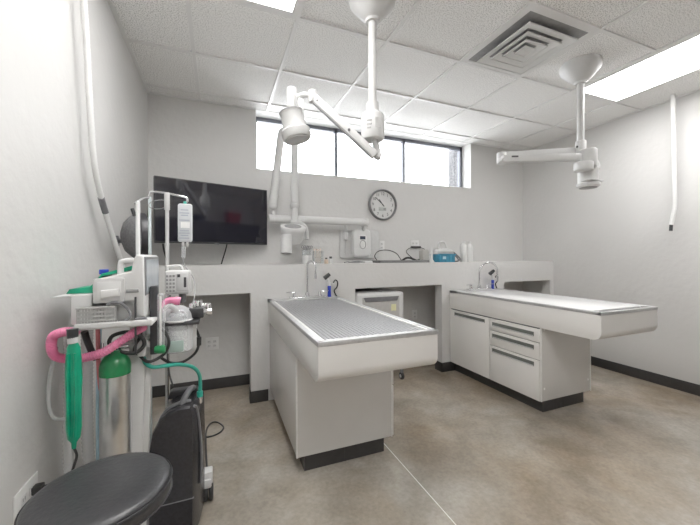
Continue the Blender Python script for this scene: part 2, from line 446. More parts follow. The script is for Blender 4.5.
table(2.897, 3.528, -1.965, 2.912, 3.49, -1.522, -1, 'exam_table', 'pale grey treatment table with smooth glare-whitened top and three drawers', False, .680, .871)

def faucet(x, y, label, gn):
    z = .871 if gn else .877
    t = thing('faucet', label, 'faucet', (x, y, z))
    MB().box(x-.16, x+.16, y-.028, y+.028, z, z+.016, .008, 3).build('base_plate', CHROME, t)
    for s in (-1, 1):
        h = MB(); hx = x+s*.115
        h.lathe([(0, 0), (.018, 0), (.014, .02), (.010, .035), (.009, .042), (0, .044)], (hx, y, z+.016), n=20)
        h.tube([(hx, y, z+.052), (hx+s*.03, y-.01, z+.056), (hx+s*.075, y-.02, z+.058)], .0055, 8)
        h.build('handle', CHROME, t)
    m = MB(); m.lathe([(0, 0), (.022, 0), (.018, .03), (.012, .035)], (x, y, z+.016), n=20)
    if gn:   # tall arched gooseneck
        r, top = .1, z+.30
        pts = [(x, y, z+.03), (x, y, z+.12), (x, y, top-.10)]+[(x+r*(1-math.cos(a)), y-.06*math.sin(a/2), top-.10+r*math.sin(a)) for a in [PI*i/8 for i in range(1, 9)]]+[(x+2*r, y-.06, top-.20)]
        m.tube(pts, .0095, 12, 5); m.cyl((x+2*r, y-.06, top-.16), (x+2*r, y-.06, top-.21), .012)
    else:    # upright riser with a short hook toward the bowl
        pts = [(x, y, z+.03), (x, y, z+.15), (x, y, z+.27), (x+.006, y-.012, z+.312), (x+.025, y-.05, z+.325), (x+.043, y-.085, z+.312), (x+.048, y-.095, z+.27), (x+.048, y-.095, z+.20)]
        m.tube(pts, .0085, 12, 6); m.cyl((x+.048, y-.095, z+.235), (x+.048, y-.095, z+.175), .0115)
    m.build('spout', CHROME, t)
    return t
faucet(1.305, -.505, 'chrome two-handle faucet on the table with the steel grate', False)
faucet(3.252, -.505, 'chrome arched gooseneck faucet on the smooth topped table', True)

def sprayer(x, y, label):
    z = .871 if x > 2 else .877
    t = thing('spray_nozzle', label, 'sprayer', (x, y, z))
    m = MB(); m.lathe([(0, 0), (.016, 0), (.017, .01), (.0145, .05), (.0165, .095), (.013, .1), (0, .1)], (x, y, z), n=18); m.build('grip', BLUE, t)
    m = MB(); m.tube([(x, y, z+.098), (x-.004, y, z+.13), (x-.022, y-.01, z+.165)], .012, 10); m.bar((x+.0, y, z+.125), (x+.045, y, z+.118), .014, .012, .003); m.build('neck', WHITE2, t)
    m = MB(); m.cyl((x-.002, y-.02, z+.208), (x-.052, y-.01, z+.168), .017, .021, 18); m.build('spray_head', DARK, t)
    m = MB(); m.tube([(x+.035, y, z+.118), (x+.058, y, z+.15), (x+.082, y+.005, z+.13), (x+.078, y+.01, z+.085), (x+.052, y+.01, z+.055), (x+.062, y+.01, z+.02), (x+.075, y+.015, z+.003)], .0065, 10); m.build('hose', RUBBER, t)
sprayer(1.512, -.50, 'blue handled spray nozzle with black hose on the grate topped table')
sprayer(3.452, -.50, 'blue handled spray nozzle with black hose on the smooth topped table')

# ------------------------------------------------------------------ television on its wall arm
ang = math.atan2(.28, .9)
t = thing('television', 'wide black flat-screen television angled on the back wall', 'television', (.562, -.243, 1.357), ang)
w2 = .475; hh = .53
MB().box(-w2, w2, -.0, .035, 0, hh, .006).build('casing', DARK, t, local=True)
MB().box(-w2+.008, w2-.008, -.0025, .001, .016, hh-.008).build('screen', TVS, t, local=True)
MB().box(-.02, .02, -.005, .002, -.006, .006, .002).build('badge', GUN, t, local=True)
m = MB(); m.box(-.2, .2, .035, .06, .12, .4, .004); m.box(-.05, .05, .06, .20, .22, .3, .004); m.build('mount', DARK, t, local=True)
tag(MB().tube([(.648, -.17, 1.36), (.635, -.16, 1.30), (.612, -.15, 1.22), (.60, -.14, 1.178)], .006, 8).build('power_cable', RUBBER), 'black cord dropping from the middle of the television to the ledge', 'cord')
tag(MB().tube([(.16, -.322, 1.352), (.165, -.31, 1.30), (.178, -.30, 1.24), (.19, -.29, 1.181)], .007, 8).build('video_cable', RUBBER), 'black cable under the television beside the infusion poles', 'cord')

# ------------------------------------------------------------------ wall clock
cxx, czz = 2.314, 1.829
t = thing('wall_clock', 'round wall clock with white face and dark silver rim', 'clock', (cxx, 0, czz))
m = MB(); m.lathe([(.145, 0), (.176, .0), (.180, .018), (.176, .036), (.166, .044), (.158, .036), (.155, .012)], (cxx, 0, czz), (0, -1, 0), 56); m.build('rim', mat('clock_rim', (.24, .24, .245), .3, .8), t)
m = MB(); m.lathe([(0, 0), (.157, 0), (.157, .014), (0, .014)], (cxx, 0, czz), (0, -1, 0), 48); m.build('face', WHITE2, t)
def text_mesh(items, m, name, parent):
    bmx = MB()
    for s, x, z, size, y in items:
        cu = bpy.data.curves.new('txt', 'FONT'); cu.body = s; cu.size = size; cu.align_x = 'CENTER'; cu.align_y = 'CENTER'; cu.extrude = .0006
        ob = bpy.data.objects.new('txt', cu); C.objects.link(ob)
        bpy.context.view_layer.update()
        me = bpy.data.meshes.new_from_object(ob.evaluated_get(bpy.context.evaluated_depsgraph_get()))
        bpy.data.objects.remove(ob); bpy.data.curves.remove(cu)
        me.transform(Matrix.Translation((x, y, z)) @ Matrix.Rotation(PI/2, 4, 'X'))
        bmx.bm.from_mesh(me); bpy.data.meshes.remove(me)
    return bmx.build(name, m, parent)
its = []
for k in range(1, 13):
    a = k*PI/6; its.append((str(k), cxx+.124*math.sin(a), czz+.124*math.cos(a), .046, -.0155))
for it in its: text_mesh([it], INK, 'numeral', t)
m = MB(); m.box(cxx-.05, cxx+.045, -.0165, -.014, czz-.068, czz-.03, .001); m.build('display', mat('clock_lcd', (.42, .44, .42), .3), t)
m = MB(); m.box(cxx+.008, cxx+.04, -.0172, -.016, czz-.062, czz-.036); m.build('display_segment', MID, t)
def hand(a, L, w, y):
    d = Vector((math.sin(a), 0, math.cos(a))); c = Vector((cxx, y, czz))
    return MB().bar(c-d*.025, c+d*L, w, .0015, 0, (0, 1, 0)).build('hand', INK, t)
hand(math.radians(322), .075, .009, -.018); hand(math.radians(311), .118, .007, -.020)
m = MB(); m.rcyl((cxx, -.014, czz), (cxx, -.023, czz), .006, .001); m.build('hub', INK, t)

# ------------------------------------------------------------------ wall x-ray unit
t = thing('dental_xray_unit', 'white dental x-ray unit with jointed arm on the back wall', 'x-ray machine', (2.0, 0, 1.22))
MB().prism(roundrect(1.792, 2.258, 1.225, 1.53, .02), 'y', -.03, 0, .004).build('wall_plate', OFFW, t)
b = MB().prism(roundrect(1.912, 2.118, 1.238, 1.535, .045), 'y', -.115, -.03, .018, 3).build('control_box', WHITE2, t)
m = MB(); m.prism(roundrect(1.975, 2.065, 1.325, 1.475, .03), 'y', -.1195, -.114, .001); m.build('control_panel', WHITE, b)
MB().box(1.985, 2.048, -.1212, -.119, 1.425, 1.46).build('display', LCD, b)
m = MB(); m.tube([(2.018+.034*math.sin(a), -.1205, 1.37+.045*math.cos(a)) for a in [2*PI*i/20 for i in range(20)]], .0035, 6, 2, True); m.build('keypad_ring', MID, b)
m = MB(); m.cyl((1.815+.0, -.12, 1.60), (1.815, -.12, 1.60+.001), .001)
m.bm.clear()
m.rcyl((2.035, -.10, 1.52), (2.035, -.13, 1.585), .024); m.rcyl((2.035, -.15, 1.565), (2.035, -.15, 1.645), .036, .008); m.build('pivot', WHITE2, t)
m = MB(); m.lathe([(0, 0), (.036, 0), (.04, .01), (.04, .985), (.043, .987), (.043, 1.03), (.036, 1.04), (0, 1.04)], (2.06, -.15, 1.606), (-1, 0, 0), 28); m.build('horizontal_arm', WHITE2, t)
m = MB(); m.lathe([(0, 0), (.024, 0), (.024, .07), (0, .07)], (1.062, -.15, 1.64), n=20)
m.ball((1.055, -.18, 1.728), .043, 22); m.build('shoulder', OFFW, t)
m = MB(); m.lathe([(.0, 0), (.034, 0), (.038, .03), (.036, .5), (.036, .67), (0, .68)], (1.055, -.18, 1.728), (.078, 0, .655), 24); m.build('lower_arm', WHITE2, t)
m = MB(); m.tube([(1.136, -.18, 2.38), (1.15, -.18, 2.44), (1.20, -.18, 2.47), (1.25, -.18, 2.44), (1.268, -.18, 2.38)], .038, 16); m.build('elbow', WHITE2, t)
m = MB(); m.lathe([(.0, 0), (.034, 0), (.034, .1), (.034, .5), (.038, .63), (.0, .65)], (1.269, -.18, 2.40), (-.004, 0, -.65), 24); m.build('upper_arm', WHITE2, t)
m = MB(); m.ball((1.265, -.18, 1.738), .046, 22, (1, 1, 1)); m.cyl((1.265, -.19, 1.72), (1.255, -.21, 1.575), .027, .034, 20); m.build('wrist', OFFW, t)
m = MB(); m.tube([(1.22, -.22, 1.575), (1.28, -.225, 1.572), (1.335, -.23, 1.55), (1.365, -.24, 1.50), (1.368, -.25, 1.41)], .021, 12); m.build('yoke', OFFW, t)
h = MB(); h.lathe([(0, 0), (.088, 0), (.094, .008), (.094, .035), (.088, .05), (.084, .12), (.07, .155), (0, .16)], (1.222, -.31, 1.525), (0, .40, -.92), 32, (1.28, 1.0)); hd = h.build('tube_head', WHITE2, t)
m = MB(); m.lathe([(0, .0), (.062, 0), (.058, .004), (0, .004)], (1.222, -.3105, 1.526), (0, -.40, .92), 28, (1.28, 1.0)); m.build('head_cap', MID, hd)
m = MB(); m.lathe([(0, 0), (.05, 0), (.05, .165), (.042, .17), (.042, .03), (0, .03)], (1.15, -.35, 1.44), (-.02, -.12, -.98), 26); m.build('cone', WHITE2, hd)
# hand switch hung on the plate
m = MB(); m.rcyl((1.848, -.05, 1.49), (1.848, -.05, 1.585), .017, .005); m.rcyl((1.846, -.052, 1.42), (1.848, -.05, 1.505), .025, .006); o = m.build('hand_switch', WHITE2, t)
m = MB(); m.tube([(1.842+.008*math.cos(i*1.6), -.05+.008*math.sin(i*1.6), 1.44-i*.0028) for i in range(65)], .0028, 6, 2); m.build('coiled_cord', OFFW, o)

# ------------------------------------------------------------------ surgical lamps
def lamp_mount(t, x, y, zc_head, R):
    m = MB(); m.lathe([(.0, 0), (R, 0), (R*1.02, -.012), (R*.98, -.045), (R*.45, -.125), (R*.32, -.135), (R*.28, -.150), (0, -.150)], (x, y, H), n=36); m.build('canopy', WHITE2, t)
    m = MB(); m.cyl((x, y, H-.12), (x, y, zc_head), .0225*R/.13, n=24); m.build('pole', WHITE2, t)
lx, ly = 1.378, -1.695
t = thing('surgical_lamp', 'ceiling surgical lamp with raised arm in front of the window', 'lamp', (lx, ly, 1.8))
lamp_mount(t, lx, ly, 2.05, .13)
m = MB(); m.lathe([(0, 2.098), (.034, 2.098), (.034, 2.04), (.057, 2.035), (.064, 2.022), (.064, 1.905), (.058, 1.892), (0, 1.892)], (lx, ly, 0), n=32)
hb = m.build('hub', WHITE2, t)
m = MB()
for a0, b0, z0, z1 in ((-2.5, -2.15, 1.975, 1.985), (-2.5, -2.15, 1.955, 1.963), (-2.45, -2.2, 1.935, 1.943), (-1.75, -1.35, 1.94, 1.995)):
    for i in range(4):
        a = a0+(b0-a0)*i/3; m.box(lx+.0645*math.cos(a)-.004, lx+.0645*math.cos(a)+.004, ly+.0645*math.sin(a)-.001, ly+.0645*math.sin(a)+.001, z0, z1)
m.build('rating_label', OFFW, hb)
E1 = Vector((1.385, -1.712, 1.80)); E2 = Vector((1.060, -1.600, 2.118))
m = MB(); m.tube([(lx+.012, ly, 1.90), (lx+.022, ly-.003, 1.85), (lx+.028, ly-.008, 1.81), (lx+.022, ly-.012, 1.79)], .019, 14); m.build('drop_link', OFFW, t)
m = MB(); m.bar(E1+Vector((.0, .0, .0)), E2, .042, .047, .009); ar = m.build('spring_arm', WHITE2, t)
m = MB(); dd = (E2-E1)
m.bar(E1+dd*.05+Vector((-.004, -.004, -.018)), E1+dd*.97+Vector((-.004, -.004, -.018)), .030, .022, .003); m.build('arm_channel', MID, ar)
m = MB()
for f_ in (.42, .92):
    c = E1.lerp(E2, f_); m.rcyl(c+Vector((-.008, -.024, 0)), c+Vector((-.010, -.018, 0)), .008 if f_ < .5 else .005, .001)
m.build('pivot_caps', GUN, ar)
hx, hy = .953, -1.558
m = MB(); m.tube([tuple(E2+Vector((.012, 0, -.004))), tuple(E2+Vector((-.04, .012, .012))), (hx+.035, hy-.01, 2.122), (hx, hy, 2.135)], .0155, 12); m.rcyl(E2+Vector((0, 0, -.03)), E2+Vector((0, 0, .035)), .024, .004); m.rcyl((hx-.0, hy, 2.06), (hx-.0, hy, 2.168), .027, .005); m.build('yoke', WHITE2, t)
m = MB(); m.bar((hx+.045, hy-.02, 2.105), (hx+.043, hy-.045, 1.955), .026, .03, .005, (1, 0, 0)); m.rcyl((hx+.045, hy-.075, 1.955), (hx+.045, hy-.045, 1.965), .017, .004); m.build('bracket', OFFW, t)
q = Vector((-.24, .06, 1)).normalized()
o0 = Vector((.975, -1.60, 1.876))
m = MB(); m.lathe([(0, .0), (.076, .0), (.082, .008), (.082, .045), (.076, .052), (.064, .056), (.062, .135), (.066, .142), (.062, .150), (0, .151)], o0, q, 36, (1, .95)); hd = m.build('lamp_head', WHITE2, t)
m = MB(); m.lathe([(.055, 0), (.0672, 0), (.0672, .007), (.055, .007)], o0+q*.142, q, 32, (1, .95)); m.build('head_rim', MID, hd)
m = MB(); m.lathe([(0, 0), (.068, 0), (.068, -.006), (0, -.006)], o0, q, 32); m.build('lens', OFFW, hd)

lx, ly = 3.14, -1.679
t = thing('surgical_lamp', 'ceiling surgical lamp with arm folded flat over the smooth topped table', 'lamp', (lx, ly, 1.75))
lamp_mount(t, lx, ly, 1.99, .136)
m = MB(); m.rcyl((lx, ly, 2.0), (lx, ly, 2.115), .036, .005); m.build('collar', WHITE2, t)
m = MB(); m.bar((lx+.05, ly+.01, 2.048), (2.565, -1.435, 2.005), .045, .055, .008); fa = m.build('fixed_arm', WHITE2, t)
m = MB(); m.rcyl((3.085, -1.686, 2.062), (3.083, -1.692, 2.062), .008, .001); m.build('screw_cap', DARK, fa)
m = MB(); m.bar((2.525, -1.512, 1.958), (3.06, -1.725, 1.968), .05, .052, .007); ar = m.build('spring_arm', WHITE2, t)
m = MB(); m.bar((2.570, -1.557, 1.970), (2.615, -1.575, 1.9705), .006, .012); m.build('slot_cover', DARK, ar)
m = MB(); m.rcyl((2.56, -1.475, 1.935), (2.56, -1.475, 2.02), .034, .006); m.box(2.498, 2.53, -1.535, -1.49, 1.935, 1.965, .006); m.build('elbow', WHITE2, t)
m = MB(); m.rcyl((3.135, -1.735, 1.90), (3.135, -1.735, 2.03), .058, .006); m.rcyl((3.085, -1.735, 1.87), (3.085, -1.735, 1.93), .062, .006); m.rcyl((3.235, -1.70, 1.93), (3.235, -1.70, 2.065), .027, .006); m.lathe([(0, 0), (.062, 0), (.062, .03), (.048, .065), (.03, .08), (0, .08)], (3.215, -1.70, 1.90), n=28); m.build('joint', WHITE2, t)
m = MB(); m.lathe([(0, 0), (.064, 0), (.076, .010), (.076, .030), (.067, .036), (.066, .145), (.058, .155), (0, .155)], (3.19, -1.70, 1.76), n=36); hd = m.build('lamp_head', WHITE2, t)
m = MB(); m.rcyl((3.19, -1.70, 1.755), (3.19, -1.70, 1.762), .058, .002); m.build('lens', MID, hd)
m = MB(); m.box(3.11, 3.255, -1.772, -1.70, 1.80, 1.808, .002); m.build('grip', OFFW, hd)

# ------------------------------------------------------------------ hoses hanging from the ceiling
t = thing('vacuum_hose', 'white hose with black tip hanging along the bare wall beside the exam table', 'hose', (4.40, -1.67, 1.5))
MB().tube([(4.40, -1.675, H), (4.41, -1.675, 2.3), (4.42, -1.675, 1.9), (4.425, -1.675, 1.70), (4.415, -1.665, 1.60), (4.41, -1.655, 1.52)], .0165, 14).build('hose', HOSEW, t)
MB().cyl((4.41, -1.655, 1.525), (4.408, -1.652, 1.465), .013, n=16).build('tip', DARK, t)
t = thing('scavenger_hose', 'white corrugated hose hanging from ceiling down the wall behind the monitor', 'hose', (.07, -1.4, 1.2))
pts = [(.045, -1.70, H), (.045, -1.645, 2.45), (.045, -1.61, 2.30), (.045, -1.575, 2.08), (.045, -1.54, 1.86), (.045, -1.49, 1.66), (.045, -1.37, 1.50), (.055, -1.24, 1.34), (.07, -1.14, 1.20), (.075, -1.12, 1.10)]
MB().tube(pts, .0125, 12, 26, corr=.05).build('hose', HOSEW, t)
MB().tube([(.045, -1.405, 1.535), (.045, -1.37, 1.50), (.047, -1.345, 1.47)], .0145, 14).build('connector', GUN, t)

# ------------------------------------------------------------------ things on the ledge
z = LEDGE
t = thing('instrument_jar', 'white pot holding upright scissors and clamps on the ledge', 'jar', (1.355, -.30, z))
m = MB(); m.lathe([(0, 0), (.045, 0), (.047, .004), (.047, .08), (.043, .08), (.043, .006), (0, .006)], (1.355, -.30, z), n=28); m.build('pot', WHITE2, t)
m = MB(); m.lathe([(.0465, 0), (.0465, .05), (.0445, .05), (.0445, 0)], (1.355, -.30, z+.08), n=28); m.build('glass_rim', GLASSJ, t)
for i, (dx, dy) in enumerate(((-.025, .0), (-.008, -.015), (.012, .012), (.027, -.006))):
    m = MB(); x, y = 1.355+dx*.7, -.30+dy*.7
    m.tube([(x, y, z+.012), (x+dx*.2, y, z+.08), (x+dx*.45, y+dy*.2, z+.15)], .003, 6)
    for s in (-1, 1):
        c = Vector((x+dx*.45+s*.011, y+dy*.2, z+.16)); m.tube([c+Vector((.011*math.cos(a), 0, .011*math.sin(a))) for a in [2*PI*k/10 for k in range(10)]], .0028, 6, 2, True)
    tag(m.build('clamp', GUN), ['dark ring-handled clamp nearest the television side in the white pot', 'dark ring-handled clamp second from the television side in the white pot', 'dark ring-handled clamp third from the television side in the white pot', 'dark ring-handled clamp nearest the tongue depressor jar in the white pot'][i], 'clamp', 'clamps in the white pot')
t = thing('depressor_jar', 'clear glass jar full of pale wooden sticks on the ledge', 'jar', (1.465, -.30, z))
m = MB(); m.lathe([(0, 0), (.05, 0), (.052, .006), (.052, .125), (.049, .125), (.049, .008), (0, .008)], (1.465, -.30, z), n=28); m.build('glass', GLASSJ, t)
random.seed(3)
for i in range(14):
    a = 2*PI*i/14; r = .03 if i % 2 else .014
    x, y = 1.465+r*math.cos(a), -.30+r*math.sin(a)
    m = MB(); m.bar((x, y, z+.010), (x+random.uniform(-.012, .012), y+random.uniform(-.008, .008), z+.125+random.uniform(0, .022)), .011, .0018, .0006, (math.cos(a), math.sin(a), .02))
    tag(m.build('wooden_stick', WOOD), 'pale wooden stick standing in the clear glass jar', 'stick', 'wooden sticks in the glass jar')
t = thing('small_bottle', 'small pale bottle with dark cap beside the jar of wooden sticks', 'bottle', (1.548, -.30, z))
m = MB(); m.lathe([(0, 0), (.018, 0), (.019, .003), (.019, .035), (.012, .044), (0, .044)], (1.548, -.30, z), n=20); m.build('body', WOOD, t)
m = MB(); m.rcyl((1.548, -.30, z+.042), (1.548, -.30, z+.058), .012, .002); m.build('cap', DARK, t)
t = thing('small_bottle', 'tiny pale bottle with dark cap standing last in the row of jars', 'bottle', (1.595, -.295, z))
m = MB(); m.lathe([(0, 0), (.02, 0), (.021, .003), (.021, .04), (.012, .05), (0, .05)], (1.595, -.295, z), n=20); m.build('body', WHITE2, t)
m = MB(); m.rcyl((1.595, -.295, z+.048), (1.595, -.295, z+.07), .014, .002); m.build('cap', DARK, t)
# tangled cable under the x-ray plate
m = MB(); m.tube([(1.77, -.22, z+.007), (1.82, -.18, z+.014), (1.87, -.24, z+.008), (1.92, -.18, z+.02), (1.96, -.25, z+.008), (1.90, -.27, z+.022), (1.84, -.22, z+.012), (1.80, -.26, z+.008), (1.88, -.29, z+.008), (1.99, -.27, z+.010), (2.05, -.22, z+.008)], .0065, 8)
tag(m.build('loose_cable', MID), 'grey cable tangled on the ledge under the x-ray control box', 'cord')
m = MB(); m.box(1.93, 2.02, -.36, -.30, z, z+.022, .006); tag(m.build('small_pouch', WHITE2), 'small white packet lying on the ledge under the x-ray control box', 'packet')
t = thing('instrument_tray', 'long dark flat tray with cables lying on the ledge', 'tray', (2.40, -.26, z))
m = MB(); m.box(2.10, 2.70, -.36, -.16, z, z+.006, .002)
for a in ((2.10, 2.70, -.36, -.352), (2.10, 2.70, -.168, -.16), (2.10, 2.108, -.36, -.16), (2.692, 2.70, -.36, -.16)): m.box(*a, z+.004, z+.026, .002)
m.build('pan', mat('tray_grey', (.2, .2, .2), .4, .5), t)
m = MB(); m.tube([(2.12, -.25, z+.03), (2.10, -.24, z+.075), (2.16, -.22, z+.125), (2.28, -.20, z+.135), (2.37, -.22, z+.10), (2.40, -.25, z+.045), (2.41, -.27, z+.018)], .0045, 8)
tag(m.build('black_cable', RUBBER), 'black cable arching in a loop above the dark tray under the clock', 'cord')
m = MB(); m.tube([(2.68, -.2, z+.03), (2.71, -.08, z+.02), (2.84, -.06, z+.06), (2.885, -.04, z+.12), (2.83, -.03, z+.165), (2.69, -.03, z+.172), (2.60, -.05, z+.12), (2.63, -.16, z+.035)], .0042, 8)
m.box(2.685, 2.81, -.04, -.0092, 1.338, 1.362, .004)
pc = m.build('plug_cord', RUBBER); tag(pc, 'black plug and looping cord in the double outlet over the dark tray', 'cord')
t = thing('transducer_handle', 'small black handpiece resting on the dark tray', 'handpiece', (2.48, -.25, z+.006))
m = MB(); m.tube([(2.41, -.27, z+.018), (2.46, -.26, z+.045), (2.52, -.25, z+.05), (2.60, -.26, z+.022)], .012, 10); m.build('grip', RUBBER, t)
# pump stand, grey panel, blue basket, steam unit, bottles
t = thing('tapered_bottle', 'thin white stick-like bottle beside the blue basket', 'bottle', (2.772, -.30, z))
m = MB(); m.lathe([(0, 0), (.03, 0), (.03, .006), (.014, .03), (.0125, .13), (.008, .15), (.004, .175), (0, .176)], (2.772, -.30, z), n=20); m.build('body', WHITE2, t)
t = thing('grey_box', 'pale grey rounded box standing behind the thin white bottle', 'box', (2.77, -.12, z))
MB().prism(roundrect(2.725, 2.81, z, z+.145, .025), 'y', -.20, -.12, .008).build('shell', mat('khaki_grey', (.42, .41, .38), .5), t)
t = thing('storage_basket', 'teal blue plastic basket on the ledge', 'basket', (2.925, -.29, z))
bx0, bx1, bh = 2.825, 3.035, .088
m = MB()
for (a, b2, c, d2) in ((bx0, bx1, -.37, -.362), (bx0, bx1, -.218, -.21), (bx0, bx0+.008, -.37, -.21), (bx1-.008, bx1, -.37, -.21)): m.box(a, b2, c, d2, z, z+bh, .003)
m.box(bx0, bx1, -.37, -.21, z, z+.006); m.box(bx0-.008, bx1+.008, -.378, -.365, z+bh-.012, z+bh+.004, .003); m.box(bx0-.008, bx1+.008, -.215, -.202, z+bh-.012, z+bh+.004, .003)
for k in range(4): x = bx0+.03+k*.05; m.box(x-.004, x+.004, -.376, -.368, z+.004, z+bh-.01, .001)
m.build('walls', TEAL, t)
m = MB(); m.box(2.865, 2.905, -.379, -.376, z+.035, z+.065); m.build('sticker', mat('pale_sticker', (.4, .62, .7), .5), t)
t = thing('handheld_steamer', 'white appliance with loop handle lying on top of the blue basket', 'appliance', (2.92, -.29, z+bh+.005))
zz = z+bh+.005
m = MB(); m.prism([(2.825, zz), (2.83, zz+.03), (2.87, zz+.058), (2.96, zz+.062), (3.02, zz+.045), (3.045, zz)], 'y', -.35, -.235, .010, 3); m.build('body', WHITE2, t)
m = MB(); m.tube([(2.868, -.29, zz+.045), (2.875, -.29, zz+.105), (2.90, -.29, zz+.135), (2.945, -.29, zz+.135), (2.97, -.29, zz+.105), (2.985, -.29, zz+.045)], .0115, 10); m.build('handle', WHITE2, t)
m = MB(); m.box(2.835, 3.03, -.353, -.349, zz+.016, zz+.024); m.build('stripe', MID, t)
m = MB(); m.tube([(3.045, -.28, z+.125), (3.09, -.29, z+.105), (3.135, -.30, z+.065), (3.165, -.30, z+.035), (3.13, -.29, z+.008), (3.08, -.27, z+.012)], .009, 8); m.tube([(3.045, -.31, z+.115), (3.075, -.31, z+.085), (3.12, -.32, z+.035), (3.115, -.32, z+.008)], .008, 8)
tag(m.build('appliance_cable', GUN), 'dark cable trailing from the blue basket toward the white bottles', 'cord')
def bottle(x, y, label):
    t = thing('white_bottle', label, 'bottle', (x, y, z), group='white bottles on the ledge')
    m = MB(); m.lathe([(0, 0), (.038, 0), (.0415, .005), (.0415, .165), (.036, .19), (.020, .208), (.018, .215), (0, .215)], (x, y, z), n=28); m.build('body', WHITE, t)
    m = MB(); m.rcyl((x, y, z+.213), (x, y, z+.243), .02, .003); m.build('cap', WHITE2, t)
bottle(3.222, -.29, 'white plastic bottle, the one nearer the blue basket'); bottle(3.308, -.29, 'white plastic bottle, the one farther from the blue basket')

# ------------------------------------------------------------------ outlets
def outlet(c, wd, ht, face, label, gang=1):
    t = thing('wall_outlet', label, 'outlet', c)
    x, y, zz = c
    def bx(m, a0, a1, z0, z1, d0, d1, bv=0):
        if face == 'y': m.box(x+a0, x+a1, y-d1, y-d0, zz+z0, zz+z1, bv)
        else: m.box(x+d0, x+d1, y+a0, y+a1, zz+z0, zz+z1, bv)
    m = MB(); bx(m, -wd/2, wd/2, -ht/2, ht/2, 0, .006, .002); m.build('cover_plate', WHITE, t)
    for g in range(gang):
        ox = 0 if gang == 1 else (-.024 if g == 0 else .024)
        for s in (-1, 1):
            m = MB(); bx(m, ox-.015, ox+.015, s*.02-.013, s*.02+.013, .006, .008, .001); so = m.build('socket', WHITE2, t)
            m = MB(); bx(m, ox-.007, ox-.004, s*.02-.004, s*.02+.007, .008, .0086); bx(m, ox+.004, ox+.007, s*.02-.004, s*.02+.007, .008, .0086); m.build('slots', GUN, so)
    return t
outlet((.517, 0, .43), .115, .115, 'y', 'white double outlet inside the open knee space behind the oxygen machine', 2)
outlet((2.305, 0, 1.362), .07, .115, 'y', 'white single outlet on the back wall beside the x-ray plate')
outlet((2.745, 0, 1.375), .115, .115, 'y', 'white double outlet over the dark tray with a black plug in it', 2)
outlet((2.74, 0, .545), .07, .115, 'y', 'white outlet inside the knee space beside the white rolling cabinet')
outlet((0, -1.985, .465), .135, .115, 'x', 'white outlet with black plugs on the wall beside the stool', 2)
for dy, dz, lb in ((-.028, -.022, 'black plug in the wall outlet beside the stool, the one nearer the viewer'), (.028, .016, 'black plug in the wall outlet beside the stool, the one nearer the green bag')):
    m = MB(); y, zz = -1.985+dy, .465+dz
    m.box(.0088, .035, y-.015, y+.015, zz-.013, zz+.013, .004); m.rcyl((.033, y, zz), (.052, y, zz), .008, .002)
    tag(m.build('power_plug', RUBBER), lb, 'plug')

# ------------------------------------------------------------------ rolling cabinet in the second knee space
t = thing('rolling_cabinet', 'white rolling cabinet parked in the knee space between the tables', 'cabinet', (2.09, -.23, 0))
x0, x1, yf, yk = 1.80, 2.325, -.46, -.06
MB().box(x0, x1, yf, yk, .10, .885, .03, 4).build('shell', WHITE2, t)
m = MB(); m.box(x0+.06, x1-.06, yf-.004, yf+.004, .2, .845, .003); m.build('front_panel', mat('warm_grey_panel', (.45, .44, .42), .4), t)
m = MB(); m.prism([(x0+.07, .845), (x0+.09, .80), (x1-.09, .80), (x1-.07, .845)], 'y', yf-.012, yf-.002, .002); m.build('grab_recess', GUN, t)
m = MB(); m.box(2.17, 2.225, yf-.0055, yf-.0035, .70, .765); m.build('sticker', YEL, t)
m = MB(); m.box(x0+.03, x0+.30, yf+.05, yk-.05, .884, .895, .004); m.build('top_lid', MID, t)
for x in (x0+.05, x1-.035):
    for y in (yf-.0, yk-.05):
        m = MB(); m.box(x-.012, x+.012, y-.012, y+.012, .06, .102); c = m.build('caster', GUN, t)
        m = MB(); m.rcyl((x-.014, y, .036), (x+.014, y, .036), .036, .006); m.build('wheel', RUBBER, c)
        m = MB(); m.rcyl((x-.017, y, .036), (x+.017, y, .036), .016, .002); m.build('wheel_hub', OFFW, c)

# ------------------------------------------------------------------ anaesthesia stand
t = thing('anesthesia_machine', 'white anaesthesia stand with clear absorber canister beside the wall', 'medical machine', (.27, -1.80, 0))
m = MB(); m.box(.20, .30, -2.0, -1.475, .075, .105, .008); m.box(.06, .54, -1.545, -1.475, .075, .12, .008); m.box(.06, .50, -2.02, -1.95, .075, .105, .008); m.build('base', WHITE2, t)
MB().box(.488, .545, -1.535, -1.475, .09, .15, .006).build('leg_cap', WHITE, t)
for x, y in ((.09, -1.50), (.515, -1.50), (.09, -1.985), (.47, -1.985)):
    m = MB(); m.rcyl((x, y, .05), (x, y, .085), .015, .003); c = m.build('caster', GUN, t)
    m = MB(); m.rcyl((x+.012, y-.012, .04), (x+.034, y-.012, .04), .04, .008); m.rcyl((x-.014, y-.012, .04), (x+.008, y-.012, .04), .04, .008); m.build('wheel', RUBBER, c)
m = MB(); m.prism([(.226, .10), (.282, .10), (.310, .985), (.254, .985)], 'y', -1.835, -1.80, .004); m.build('column', WHITE2, t)
m = MB(); m.prism([(.268, .10), (.300, .10), (.326, .87), (.308, .87)], 'y', -1.82, -1.79, .003); m.build('mast', OFFW, t)
m = MB(); m.box(.125, .352, -1.97, -1.66, .995, 1.0088, .004); m.box(.125, .352, -1.975, -1.965, 1.0, 1.018, .003); m.build('tray', WHITE2, t)
m = MB(); m.prism([(.03, 1.105), (.109, 1.112), (.109, 1.102)], 'y', -1.90, -1.66, .001); m.box(.100, .160, -1.925, -1.66, 1.009, 1.112, .004); m.build('side_shelf', WHITE2, t)
